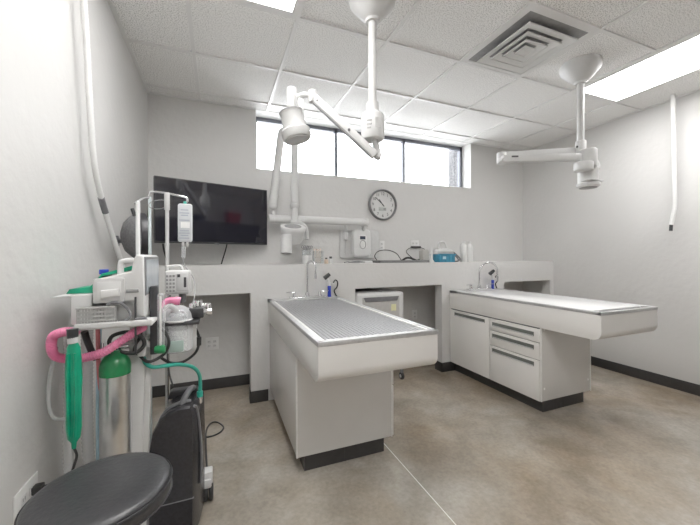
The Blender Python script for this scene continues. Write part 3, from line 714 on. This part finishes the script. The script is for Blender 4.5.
# black bracket with a clear flow tube
m = MB(); m.box(.326, .352, -1.86, -1.82, .86, 1.13, .004); br = m.build('bracket', DARK, t); MB().box(.292, .299, -1.947, -1.940, .89, 1.10, .002).build('thin_post', DARK, t)
m = MB(); m.prism(roundrect(.352, .376, .875, 1.10, .011), 'y', -1.868, -1.84, .004); fm = m.build('flow_tube', CLEAR, br)
m = MB(); m.tube([(.364, -1.87, .885), (.364, -1.87, 1.09)], .004, 8, smooth=False); m.build('scale', WHITE, fm)
m = MB(); m.lathe([(0, 0), (.013, 0), (.017, .012), (.017, .03), (.012, .036), (0, .036)], (.345, -1.865, .881), (1, -.15, 0), 20); m.build('knob', GREENP, br, 'green flow knob')
m = MB(); m.box(.20, .33, -1.85, -1.80, .89, .915, .004); m.box(.285, .315, -1.87, -1.78, .86, .93, .004); m.build('manifold', OFFW, t)
# absorber head with dome and canister
m = MB(); m.box(.335, .50, -1.80, -1.66, .955, .972, .004); m.box(.43, .515, -1.76, -1.69, .975, 1.018, .004); m.build('absorber_head', DARK, t)
m = MB(); m.lathe([(.0, .062), (.02, .060), (.045, .048), (.056, .028), (.060, .0), (.057, 0), (.05, .024), (.04, .042), (0, .054)], (.412, -1.745, .972), n=32); m.build('dome', CLEAR, t)
m = MB(); m.rcyl((.412, -1.745, .968), (.412, -1.745, .976), .062, .002); m.rcyl((.412, -1.745, .99), (.412, -1.745, 1.0), .03, .002); m.build('valve_disc', WHITE2, t)
m = MB(); m.lathe([(0, 0), (.055, 0), (.06, .005), (.06, .115), (.056, .115), (.056, .006), (0, .006)], (.412, -1.745, .84), n=32); cn = m.build('canister', CLEAR, t)
m = MB(); m.lathe([(0, 0), (.053, 0), (.053, .085), (0, .088)], (.412, -1.745, .848), n=28); m.build('granules', mat('soda_lime', (.72, .72, .69), .8, noise=.15, scale=160), cn)
m = MB(); m.lathe([(.0615, 0), (.0615, .035)], (.412, -1.745, .855), n=28, sc=(1, 1)); 
m.bm.clear(); m.prism(roundrect(.385, .44, .85, .895, .004), 'y', -1.81, -1.807, .0005); m.build('sticker', mat('sticker_grey', (.32, .42, .38), .5), cn)
m = MB(); m.box(.455, .485, -1.75, -1.69, .84, .965, .004); m.build('canister_bracket', WHITE2, t)
m = MB()
for x, y, zz, dx in ((.50, -1.74, 1.0, .05), (.49, -1.70, 1.02, .0)):
    m.rcyl((x, y, zz), (x+.05, y-.005, zz), .014, .003)
m.rcyl((.535, -1.74, .985), (.535, -1.74, 1.035), .012, .003); m.rcyl((.49, -1.71, 1.01), (.49, -1.71, 1.048), .02, .004); m.rcyl((.47, -1.74, 1.012), (.47, -1.74, 1.040), .013, .003); m.build('relief_valve', CHROME, t)

# patient monitor on the tray: screen faces +x
MX0, MX1, MY0, MY1 = .118, .32, -1.935, -1.612
t = thing('patient_monitor', 'white patient monitor with printer slot standing on the anaesthesia tray', 'monitor', (.23, -1.83, 1.010))
prof = [(.168, 1.083), (.165, 1.140), (.178, 1.168), (.23, 1.180), (.280, 1.192), (.288, 1.240), (.296, 1.254), (.312, 1.254), (.320, 1.243), (.322, 1.025), (.290, 1.025), (.284, 1.083)]
MB().prism(prof, 'y', MY0, MY1, .008, 3).build('casing', WHITE2, t)
m = MB(); m.box(.19, .285, MY0+.045, MY1-.02, 1.010, 1.084, .004); m.box(.285, .318, MY0+.03, MY1-.02, 1.010, 1.03, .003); m.build('stand', OFFW, t)
m = MB(); m.tube([(.240, -1.90, 1.175), (.241, -1.90, 1.218), (.250, -1.90, 1.229), (.28, -1.90, 1.232), (.292, -1.90, 1.225)], .0105, 10, 5); m.build('handle', WHITE2, t)
m = MB(); m.box(.318, .3235, MY0+.012, MY1-.012, 1.10, 1.245, .002); sc_ = m.build('bezel', GUN, t)
m = MB(); m.box(.3230, .3245, MY0+.030, MY1-.025, 1.108, 1.234); m.build('screen', SCREEN, sc_)
m = MB(); m.prism(roundrect(.168, .262, 1.082, 1.17, .008), 'y', MY0-.012, MY0+.002, .003); pr = m.build('printer', OFFW, t)
m = MB(); m.box(.18, .252, MY0-.0135, MY0-.010, 1.092, 1.158, .002); m.build('printer_door', WHITE2, pr)
m = MB(); m.prism([(.195, 1.10), (.195, 1.128), (.245, 1.132), (.25, 1.108)], 'y', MY0-.028, MY0-.012, .003); m.build('paper', WHITE, pr)
m = MB(); m.box(.265, .305, MY0-.006, MY0+.002, 1.115, 1.128, .002); m.build('connector', MID, t)
# grey wire basket on the tray
t = thing('wire_basket', 'small grey perforated basket at the front edge of the anaesthesia tray', 'basket', (.185, -1.925, 1.010))
m = MB(); xa, xb, ya, yb_ = .128, .236, -1.961, -1.94
m.box(xa, xb, ya, yb_, 1.011, 1.015)
for zz in (1.012, 1.026, 1.04, 1.054, 1.068):
    m.box(xa-.001, xb+.001, ya-.001, ya+.002, zz-.0028, zz+.0028); m.box(xa-.001, xa+.002, ya, yb_, zz-.0028, zz+.0028); m.box(xb-.002, xb+.001, ya, yb_, zz-.0028, zz+.0028)
for k in range(13):
    x = xa+(xb-xa)*k/12; m.box(x-.0018, x+.0018, ya-.0005, ya+.0015, 1.012, 1.069); m.box(x-.002, x+.002, yb_-.0015, yb_, 1.012, 1.069)
for k in range(4):
    y = ya+(yb_-ya)*k/3
    for x in (xa, xb): m.box(x-.0005, x+.0015, y-.002, y+.002, 1.012, 1.069)
m.box(xa-.003, xb+.003, ya-.003, ya+.003, 1.066, 1.072, .001); m.box(xa-.003, xb+.003, yb_-.003, yb_+.001, 1.066, 1.072, .001)
m.build('wires', mat('basket_grey', (.42, .42, .41), .4), t)
m = MB(); m.tube([(.215, -1.955, 1.076), (.225, -1.957, 1.084), (.250, -1.957, 1.082), (.272, -1.957, 1.062), (.282, -1.957, 1.035), (.268, -1.957, 1.018), (.245, -1.957, 1.016)], .0045, 8)
tag(m.build('sensor_cable', GUN), 'dark sensor cable coiled from the grey basket onto the white tray', 'cord')
m = MB(); m.prism([(.292, 1.0105), (.297, 1.024), (.330, 1.026), (.338, 1.0105)], 'y', -1.962, -1.949, .003); tag(m.build('sensor_clip', GUN), 'dark grey sensor clip lying on the tray beside the grey basket', 'clip')
m = MB(); m.prism([(.07, 1.1135), (.080, 1.130), (.14, 1.136), (.158, 1.160), (.176, 1.184), (.272, 1.212), (.276, 1.196), (.176, 1.1745), (.161, 1.145), (.156, 1.1135)], 'y', -1.88, -1.74, .0015); tag(m.build('folded_cuff', GREEN), 'bright green folded strap lying over the side shelf by the monitor', 'strap')
t = thing('blue_capped_bottle', 'white bottle with blue cap standing behind the patient monitor', 'bottle', (.135, -1.70, 1.1125))
m = MB(); m.lathe([(0, 0), (.018, 0), (.02, .003), (.02, .05), (.012, .062), (0, .062)], (.135, -1.70, 1.1125), n=18); m.build('body', WHITE2, t)
m = MB(); m.rcyl((.135, -1.70, 1.174), (.135, -1.70, 1.194), .017, .002); m.build('cap', BLUE, t)

# hoses and bags of the stand
m = MB(); m.tube([(.125, -1.94, .975), (.095, -1.94, .990), (.052, -1.925, .975), (.044, -1.92, .935), (.055, -1.92, .905), (.085, -1.92, .892), (.14, -1.92, .890), (.20, -1.945, .91), (.25, -1.94, .942), (.29, -1.91, .968), (.31, -1.88, .976)], .0145, 14, 14, corr=.10)
tag(m.build('breathing_hose', PINK), 'pink corrugated breathing hose looping below the white tray', 'hose')
t = thing('breathing_bag', 'long green rubber breathing bag hanging below the tray', 'bag', (.131, -1.998, .615))
m = MB(); prof = [(.0, .0), (.006, .0), (.008, .02), (.018, .035), (.022, .07), (.021, .15), (.0235, .24), (.0215, .30), (.018, .335), (.012, .35), (.010, .36)]
m.lathe([(r*1.0, zz) for r, zz in prof], (.131, -1.998, .612), (.0, 0, 1), 24, (1, .62)); m.tube([(.124, -2.013, .655), (.121, -2.016, .76), (.122, -2.014, .93)], .004, 8); m.tube([(.138, -2.012, .655), (.142, -2.014, .76), (.139, -2.013, .93)], .004, 8)
bg = m.build('bag', GREEN, t)
m = MB(); m.cyl((.131, -1.998, .962), (.129, -1.998, .980), .016, .015, 18); m.build('neck', OFFW, t)
m = MB(); m.cyl((.129, -1.998, .978), (.128, -1.997, 1.008), .015, .016, 18); m.build('connector', DARK, t)
m = MB(); m.tube([(.131, -1.998, .615), (.134, -1.985, .58), (.125, -1.98, .545), (.113, -1.97, .51), (.10, -1.96, .46), (.06, -1.955, .475), (.05, -1.957, .481)], .004, 8)
tag(m.build('bag_cable', RUBBER), 'thin black cord below the green bag leading to the wall outlet', 'cord')
m = MB(); m.tube([(.138, -1.925, .982), (.142, -1.915, .95), (.153, -1.905, .905), (.165, -1.90, .875)], .011, 10); tag(m.build('short_black_hose', RUBBER), 'short black hose under the tray between green bag and gas cylinder', 'hose')
# gas cylinder
t = thing('gas_cylinder', 'steel gas cylinder with green shoulder behind the stool', 'gas cylinder', (.219, -1.885, .10))
m = MB(); m.lathe([(0, .106), (.045, .106), (.049, .115), (.049, .815), (0, .815)], (.219, -1.885, 0), n=36); m.build('body', ALU, t)
m = MB(); m.lathe([(.0495, .81), (.0495, .838), (.045, .860), (.034, .878), (.022, .887), (.018, .90), (0, .90)], (.219, -1.885, 0), n=36); m.build('shoulder', GREENP, t, 'dark green painted shoulder')
m = MB(); m.rcyl((.219, -1.885, .88), (.219, -1.885, .92), .014, .003); m.rcyl((.18, -1.89, .905), (.262, -1.885, .912), .007, .002); m.rcyl((.18, -1.895, .885), (.182, -1.89, .93), .004, .001); m.build('valve', CHROME, t)
# thin coloured gas lines, milky hoses against the wall
tag(MB().tube([(.158, -1.86, .985), (.159, -1.86, .90), (.160, -1.855, .81), (.162, -1.845, .75), (.172, -1.83, .695), (.19, -1.80, .62)], .007, 10).build('red_line', REDT), 'thin red gas line running down beside the cylinder', 'tube')
tag(MB().tube([(.150, -1.815, .985), (.148, -1.815, .85), (.146, -1.812, .70), (.145, -1.81, .55), (.145, -1.81, .35), (.145, -1.81, .13)], .0085, 10).build('blue_line', BLUET), 'thin pale blue gas line running down beside the cylinder', 'tube')
for i, (pts, r, lb) in enumerate((
    ([(.05, -1.90, .93), (.035, -1.90, .85), (.028, -1.90, .75), (.04, -1.895, .685), (.075, -1.89, .67)], .006, 'thin clear looped tube against the wall under the pink hose'),
    ([(.072, -1.86, .98), (.070, -1.85, .85), (.068, -1.85, .70), (.066, -1.85, .52), (.068, -1.84, .35), (.07, -1.84, .06)], .016, 'wide clear ribbed hose hanging beside the wall behind the green bag'),
    ([(.108, -1.80, .985), (.104, -1.79, .85), (.100, -1.78, .68), (.100, -1.77, .50), (.11, -1.76, .30), (.12, -1.75, .06)], .019, 'wide clear ribbed hose hanging between green bag and blue line'))):
    tag(MB().tube(pts, r, 12, 22, corr=.06).build('clear_hose', CLEARS), lb, 'hose')
# black gas hoses around the column
tag(MB().tube([(.235, -1.885, .905), (.205, -1.90, .925), (.215, -1.90, .955), (.26, -1.90, .965), (.30, -1.89, .945), (.312, -1.885, .91), (.285, -1.885, .882), (.245, -1.89, .888), (.225, -1.885, .90)], .007, 10).build('black_hose', RUBBER), 'black hose looped beside the cylinder valve under the tray', 'hose')
tag(MB().tube([(.345, -1.825, .975), (.380, -1.84, .935), (.390, -1.845, .895), (.372, -1.85, .855), (.325, -1.872, .838), (.29, -1.85, .86), (.275, -1.86, .89), (.296, -1.87, .94), (.30, -1.868, .985)], .006, 10).build('black_hose', RUBBER), 'black hose circling the green flow knob below the monitor', 'hose')
tag(MB().tube([(.465, -1.71, .95), (.488, -1.72, .905), (.495, -1.72, .865), (.48, -1.72, .815), (.43, -1.72, .780), (.38, -1.73, .785), (.345, -1.75, .82)], .006, 10).build('black_hose', RUBBER), 'black hose hanging from the absorber canister', 'hose')
m = MB(); m.rcyl((.493, -1.72, .885), (.492, -1.72, .845), .012, .003); m.build('sleeve', RUBBER, bpy.data.objects['black_hose.002'])
# pink mask elbow beside the dome
m = MB(); m.tube([(.352, -1.80, 1.02), (.365, -1.79, 1.05), (.385, -1.78, 1.062), (.412, -1.78, 1.058)], .013, 12); m.cyl((.405, -1.78, 1.06), (.425, -1.78, 1.056), .018, .017, 16); tag(m.build('pink_elbow', PINK), 'short pink breathing elbow above the clear absorber dome', 'hose')
m = MB(); m.tube([(.368, -1.83, .985), (.368, -1.825, 1.02), (.385, -1.81, 1.04), (.405, -1.80, 1.03), (.412, -1.79, 1.015)], .011, 12, 12, corr=.06); tag(m.build('clear_elbow', CLEARS), 'clear ribbed hose stub beside the absorber dome', 'hose')

# ------------------------------------------------------------------ infusion poles, pump and bag
def foot(t, x, y, r, mt):
    m = MB()
    m.rcyl((x, y, .0), (x, y, .03), .03, .004)
    for k in range(3):
        a = 2*PI*k/3+.5; m.tube([(x, y, .02), (x+r*math.cos(a), y+r*math.sin(a), .010)], .010, 8, smooth=False)
    m.build('foot', mt, t)
px, py = .333, -1.435
t = thing('infusion_pole', 'silver infusion pole with crossbar carrying the clear fluid bag', 'pole', (px, py, 0))
MB().cyl((px, py, .0), (px, py, 1.20), .011, n=16).build('lower_tube', CHROME, t)
MB().cyl((px, py, 1.18), (px, py, 1.575), .0088, n=16).build('upper_tube', OFFW, t)
m = MB(); m.tube([(.253, py, 1.550), (.257, py, 1.568), (.270, py, 1.575), (px, py, 1.571), (.416, py, 1.556), (.424, py, 1.551), (.427, py, 1.537), (.419, py, 1.530)], .0055, 10); m.build('crossbar', CHROME, t)
m = MB(); m.rcyl((px, py, 1.485), (px, py, 1.575), .0130, .003); m.build('clamp', OFFW, t)
m = MB(); m.rcyl((px, py, .0), (px, py, .03), .028, .004); m.build('foot', OFFW, t)
px2, py2 = .237, -1.60
t = thing('short_pole', 'short white pole in front of the round black fan', 'pole', (px2, py2, .1))
m = MB(); m.rcyl((px2, py2, .106), (px2, py2, 1.50), .0090, .003); m.build('tube', WHITE2, t)
m = MB(); m.rcyl((px2-.012, py2, 1.43), (px2-.022, py2, 1.465), .008, .002); m.build('clip', DARK, t)
px3, py3 = .250, -1.40
t = thing('thin_pole', 'thin pale pole under the free end of the infusion crossbar', 'pole', (px3, py3, 0))
m = MB(); m.rcyl((px3, py3, .0), (px3, py3, 1.555), .0075, .003); m.build('tube', mat('pale_blue_metal', (.55, .62, .63), .35, .3), t)
MB().rcyl((px3, py3, 0), (px3, py3, .02), .025, .004).build('foot', OFFW, t)
m = MB(); c = Vector((.293, -1.415, 1.515)); m.tube([c+Vector((.045*math.cos(a), .01*math.sin(a), .024*math.sin(a)+.006*math.cos(a))) for a in [2*PI*k/14 for k in range(14)]], .0022, 6, 4, True); m.tube([(.25, -1.42, 1.545), (.235, -1.46, 1.535), (.222, -1.52, 1.51), (.222, -1.58, 1.49)], .0045, 6)
tag(m.build('wire_loop', MID), 'loop of thin wire hanging from the crossbar end beside the thin pole', 'wire')
bx, by = .416, py
t = thing('fluid_bag', 'clear intravenous fluid bag hanging on the crossbar', 'bag', (bx, by, 1.31))
m = MB(); m.prism(roundrect(bx-.034, bx+.034, 1.322, 1.522, .012), 'y', by-.013, by+.013, .009, 3); bg = m.build('pouch', BAGM, t)
yf = by-.0145
for zz, w in ((1.488, .020), (1.472, .026), (1.46, .019), (1.435, .028), (1.38, .024), (1.368, .028), (1.356, .02), (1.342, .026)): MB().box(bx-w, bx+w*.8, yf, yf+.0014, zz-.003, zz+.003).build('print_line', mat('grey_print', (.28, .30, .34), .6), bg)
m = MB(); m.box(bx-.02, bx+.022, yf-.0004, yf+.0013, 1.395, 1.425); m.build('sticker', WHITE, bg)
m = MB(); m.rcyl((bx, by, 1.518), (bx, by, 1.534), .008, .002); m.build('hanger', GREENH, t, 'green hanger tab')
for x in (bx-.01, bx+.01): MB().rcyl((x, by, 1.295), (x, by, 1.325), .006, .002).build('port', WHITE2, t)
m = MB(); m.lathe([(0, 0), (.009, .004), (.011, .02), (.011, .055), (.007, .06), (0, .06)], (bx-.008, by, 1.238), n=16); m.build('drip_chamber', CLEAR, t)
m = MB(); m.tube([(bx-.008, by, 1.24), (bx-.006, by, 1.205), (bx+.040, by-.01, 1.13), (bx+.046, by-.04, 1.05), (bx+.03, by-.075, .995), (bx+.002, by-.07, .992), (bx-.006, by-.065, 1.01)], .0028, 6); m.build('line', CLEARS, t)
t = thing('infusion_pump', 'pale grey infusion pump clamped on the silver pole', 'pump', (.39, -1.50, 1.06))
m = MB(); m.prism(roundrect(.334, .446, 1.062, 1.178, .012), 'y', -1.54, -1.455, .008, 3); m.build('casing', WHITE2, t)
m = MB(); m.prism(roundrect(.386, .440, 1.078, 1.165, .006), 'y', -1.546, -1.538, .002); dr = m.build('pump_door', OFFW, t)
m = MB(); m.box(.418, .430, -1.5485, -1.545, 1.095, 1.145, .002); m.box(.390, .403, -1.5485, -1.545, 1.145, 1.16, .001); m.build('slot', DARK, dr)
m = MB()
for k in range(5):
    for j in range(3): m.box(.341+j*.014, .351+j*.014, -1.5425, -1.539, 1.074+k*.018, 1.085+k*.018, .001)
m.build('keypad', MID, t)
m = MB(); m.tube([(.342, -1.50, 1.17), (.344, -1.50, 1.194), (.367, -1.50, 1.20), (.40, -1.50, 1.199), (.408, -1.50, 1.172)], .007, 10); m.build('handle', WHITE2, t)
m = MB(); m.box(.352, .39, -1.458, -1.42, 1.09, 1.15, .005); m.build('pole_clamp', GUN, t)
m = MB(); m.rcyl((.408, -1.50, 1.015), (.408, -1.50, 1.066), .017, .004); m.build('drip_sensor', GUN, t)

# round fan on the side wall
t = thing('wall_fan', 'round black fan mounted on the wall beside the television', 'fan', (.11, -1.08, 1.36))
ax = Vector((.92, .38, .05)).normalized(); c = Vector((.125, -1.08, 1.365))
m = MB(); m.lathe([(0, -.075), (.035, -.072), (.085, -.055), (.118, -.025), (.135, 0), (.132, .002), (.11, -.02), (.08, -.048), (0, -.066)], c, ax, 40); m.build('rear_shell', mat('fan_grey', (.13, .13, .135), .5, noise=.12, scale=90), t)
m = MB(); m.lathe([(.115, 0), (.139, 0), (.143, .012), (.140, .044), (.122, .046), (.115, .03)], c, ax, 44); m.build('rim', DARK, t)
m = MB()
for r in (.03, .05, .07, .09, .11): m.lathe([(r-.0015, .036-r*.05), (r+.0015, .036-r*.05), (r+.0015, .039-r*.05), (r-.0015, .039-r*.05), (r-.0015, .036-r*.05)], c, ax, 32)
u = ax.orthogonal().normalized(); v = ax.cross(u)
for k in range(12):
    a = 2*PI*k/12; d = u*math.cos(a)+v*math.sin(a); m.tube([c+ax*.036+d*.01, c+ax*.032+d*.127], .0018, 6, smooth=False)
m.rcyl(c+ax*.03, c+ax*.043, .022, .003); m.build('grille', DARK, t)
for k in range(5):
    a = 2*PI*k/5; d = u*math.cos(a)+v*math.sin(a); e = ax.cross(d)
    m = MB(); b = bmesh.new(); P = [c+d*.02-e*.012, c+d*.02+e*.012, c+d*.11+e*.045+ax*.018, c+d*.115-e*.02-ax*.012]
    vs = [b.verts.new(p) for p in P]+[b.verts.new(p+ax*.003) for p in P]
    for f_ in ((0, 1, 2, 3), (7, 6, 5, 4), (0, 4, 5, 1), (1, 5, 6, 2), (2, 6, 7, 3), (3, 7, 4, 0)): b.faces.new([vs[i] for i in f_])
    bmesh.ops.recalc_face_normals(b, faces=b.faces[:]); m._merge(b); m.build('blade', GUN, t)
m = MB(); m.rcyl((0, -.98, 1.34), (.015, -.98, 1.34), .035, .004); m.tube([(.01, -.98, 1.34), (.05, -1.0, 1.345), tuple(c-ax*.03)], .012, 10); m.build('wall_bracket', GUN, t)

# ------------------------------------------------------------------ oxygen concentrator
t = thing('oxygen_concentrator', 'tall black oxygen concentrator with rounded shoulder behind the stool', 'medical machine', (.41, -1.60, 0))
prof = [(.304, .045), (.470, .045), (.474, .40), (.470, .588), (.460, .604), (.42, .603), (.378, .590), (.343, .562), (.318, .515), (.306, .44)]
YF, YB = -1.782, -1.56
mb = MB(); b = bmesh.new()
secs = ((YF, .0, .965), (YF+.010, .004, .995), (YF+.07, .022, 1.003), (YB-.03, .040, .985), (YB, .036, .95))
rings = []
cxp, czp = .395, .32
for y, dx, sc in secs: rings.append([b.verts.new((cxp+(x-cxp)*sc+(dx if x > .41 else dx*.3), y, czp+(zz-czp)*sc)) for x, zz in prof])
n = len(prof)
for A, B in zip(rings, rings[1:]):
    for i in range(n): b.faces.new((A[i], A[(i+1) % n], B[(i+1) % n], B[i]))
b.faces.new(rings[0]); b.faces.new(rings[-1]); bmesh.ops.recalc_face_normals(b, faces=b.faces[:]); mb._merge(b)
bd = mb.build('body', CHAR, t, ang=30)
m = MB(); m.box(.318, .474, YF-.003, YF+.02, .206, .2085); m.build('panel_gap', GUN, bd)
m = MB(); m.tube([(.338, YF+.05, .53), (.352, YF+.05, .562), (.38, YF+.05, .590), (.42, YF+.05, .606), (.462, YF+.05, .607)], .007, 10); m.tube([(.476, YF+.02, .594), (.484, YF+.045, .57), (.494, YF+.06, .50), (.502, YF+.07, .36), (.500, YF+.07, .22)], .006, 10); m.build('edge_trim', GUN, t)
m = MB(); m.prism([(.352, .575), (.362, .607), (.375, .614), (.474, .612), (.492, .60), (.492, .57)], 'y', -1.60, -1.555, .006); m.build('rear_top', DARK, t)
m = MB(); m.tube([(.425, -1.735, .597), (.440, -1.72, .628), (.455, -1.66, .633), (.462, -1.61, .62)], .013, 12); m.build('handle', GUN, t)
m = MB(); m.rcyl((.495, -1.68, .570), (.495, -1.68, .602), .012, .003); m.build('outlet_collar', CHROME, t)
m = MB(); m.rcyl((.495, -1.68, .598), (.495, -1.68, .625), .013, .003); m.build('outlet_nut', GREENH, t, 'green hose nut')
for x in (.345, .470):
    for y in (-1.75, -1.60):
        m = MB(); m.rcyl((x-.012, y, .026), (x+.012, y, .026), .026, .005); m.build('wheel', RUBBER, t)
tag(MB().tube([(.303, -1.855, .852), (.312, -1.85, .825), (.335, -1.84, .806), (.37, -1.82, .800), (.42, -1.79, .790), (.468, -1.75, .762), (.493, -1.71, .715), (.497, -1.685, .66), (.495, -1.68, .622)], .008, 12).build('green_hose', GREENH), 'green hose arching from the white stand to the black oxygen concentrator', 'hose')
tag(MB().tube([(.52, -1.40, .006), (.50, -1.10, .006), (.49, -.82, .006), (.515, -.70, .006), (.56, -.69, .006), (.605, -.78, .006), (.585, -.85, .006), (.53, -.885, .006), (.47, -.88, .006)], .0055, 8).build('floor_cable', RUBBER), 'black power cord looping on the floor behind the oxygen concentrator', 'cord')
tag(MB().tube([(.372, -1.565, .625), (.352, -1.53, .68), (.338, -1.475, .78), (.35, -1.465, .88), (.352, -1.48, .97), (.352, -1.485, 1.055)], .004, 8).build('hanging_cable', RUBBER), 'thin black cord running from the concentrator top up the infusion pole', 'cord')

# ------------------------------------------------------------------ stool
sx, sy, sz = .271, -2.228, .60
t = thing('stool', 'round black vinyl stool at the lower corner of the photo', 'stool', (sx, sy, 0))
m = MB(); R = .172
m.lathe([(0, -.055), (R-.012, -.055), (R-.003, -.05), (R, -.042), (R+.001, -.02), (R-.001, -.014), (R-.003, -.012), (R-.002, -.010), (R-.006, -.003), (R-.018, .001), (R*.7, .004), (R*.35, .001), (0, -.001)], (sx, sy, sz), n=64); se = m.build('seat', VINYL, t, ang=60)
m = MB()
for zz in (-.0115, -.046): m.tube([(sx+(R+.0005)*math.cos(a), sy+(R+.0005)*math.sin(a), sz+zz) for a in [2*PI*k/40 for k in range(40)]], .0022, 6, 2, True)
m.build('piping', VINYL, se)
m = MB(); m.rcyl((sx, sy, .06), (sx, sy, sz-.05), .025, .003); m.rcyl((sx, sy, .06), (sx, sy, .28), .032, .003); m.rcyl((sx, sy, sz-.065), (sx, sy, sz-.052), .09, .003); m.build('column', CHROME, t)
for k in range(5):
    a = 2*PI*k/5+.3; ex, ey = sx+.175*math.cos(a), sy+.175*math.sin(a)
    m = MB(); m.bar((sx, sy, .09), (ex, ey, .068), .035, .022, .005); m.build('leg', CHROME, t)
    m = MB(); m.rcyl((ex, ey, .045), (ex, ey, .07), .01, .002); m.rcyl((ex-.013, ey, .025), (ex+.013, ey, .025), .025, .005); m.build('caster', RUBBER, t)

# ------------------------------------------------------------------ behind the viewpoint (added for the television to mirror)
t = thing('reflection_cabinet', 'tall dark cabinet added to darken the reflection in the television screen', 'cabinet', (3.2, -4.3, 0))
MB().box(2.0, 4.40, -4.495, -4.12, .08, 2.02, .004).build('carcase', DARK, t)  # unseen dark block added so the lower screen mirrors black
MB().box(2.03, 4.37, -4.49, -4.15, 0, .08).build('plinth', DARK, t)
for k in range(4):
    d = MB().box(2.005+k*.599, 2.598+k*.599, -4.12, -4.10, .09, 2.01, .003).build('door', DARK, t)
    MB().box(2.56+k*.599, 2.572+k*.599, -4.085, -4.075, 1.0, 1.15, .003).box(2.56+k*.599, 2.572+k*.599, -4.10, -4.08, 1.01, 1.02).box(2.56+k*.599, 2.572+k*.599, -4.10, -4.08, 1.13, 1.14).build('handle', CHROME, d)
t = thing('sharps_container', 'red plastic container mirrored in the black television screen', 'container', (3.75, -4.3, 2.02))
MB().prism([(3.62, 2.0205), (3.88, 2.0205), (3.92, 2.27), (3.58, 2.27)], 'y', -4.4, -4.2, .01).build('tub', RED, t)
MB().prism([(3.57, 2.27), (3.93, 2.27), (3.88, 2.34), (3.62, 2.34)], 'y', -4.41, -4.19, .01).build('lid', mat('pale_pink_lid', (.75, .5, .5), .4), t)
t = thing('round_bowl', 'dark blue bowl mirrored in the black television screen', 'bowl', (2.9, -4.3, 2.02))
MB().lathe([(0, .0005), (.09, .0005), (.17, .09), (.18, .12), (.165, .12), (.08, .02), (0, .02)], (2.9, -4.3, 2.02), n=32).build('shell', mat('navy_plastic', (.02, .03, .07), .4), t)

# ------------------------------------------------------------------ light
w = bpy.data.worlds.new('World'); bpy.context.scene.world = w; w.use_nodes = True
bg = w.node_tree.nodes['Background']
tc = w.node_tree.nodes.new('ShaderNodeTexCoord'); sep = w.node_tree.nodes.new('ShaderNodeSeparateXYZ'); rp = w.node_tree.nodes.new('ShaderNodeValToRGB')
w.node_tree.links.new(tc.outputs['Generated'], sep.inputs[0]); w.node_tree.links.new(sep.outputs['Z'], rp.inputs['Fac'])
rp.color_ramp.elements[0].position = .0; rp.color_ramp.elements[0].color = (.8, .82, .84, 1); rp.color_ramp.elements[1].position = .5; rp.color_ramp.elements[1].color = (.95, .98, 1, 1)
w.node_tree.links.new(rp.outputs['Color'], bg.inputs['Color']); bg.inputs['Strength'].default_value = 7

# ------------------------------------------------------------------ camera
cam = bpy.data.cameras.new('camera'); co = bpy.data.objects.new('camera', cam); C.objects.link(co)
cam.sensor_width = 36; cam.lens = 328.3/700*36; cam.clip_start = .05
cam.shift_y = -6.3/700
co.location = (.5782, -3.3468, 1.245)
roll = .0038
co.rotation_mode = 'QUATERNION'
co.rotation_quaternion = (Matrix.Rotation(-.3803, 3, 'Z') @ Matrix.Rotation(PI/2, 3, 'X') @ Matrix.Rotation(-roll, 3, 'Z')).to_quaternion()
S = bpy.context.scene
S.camera = co
S.view_settings.view_transform = 'Standard'; S.view_settings.look = 'None'; S.view_settings.exposure = 0.48; S.view_settings.gamma = 1.12
S.cycles.use_denoising = True
S.cycles.max_bounces = 10; S.cycles.diffuse_bounces = 6; S.cycles.transparent_max_bounces = 16
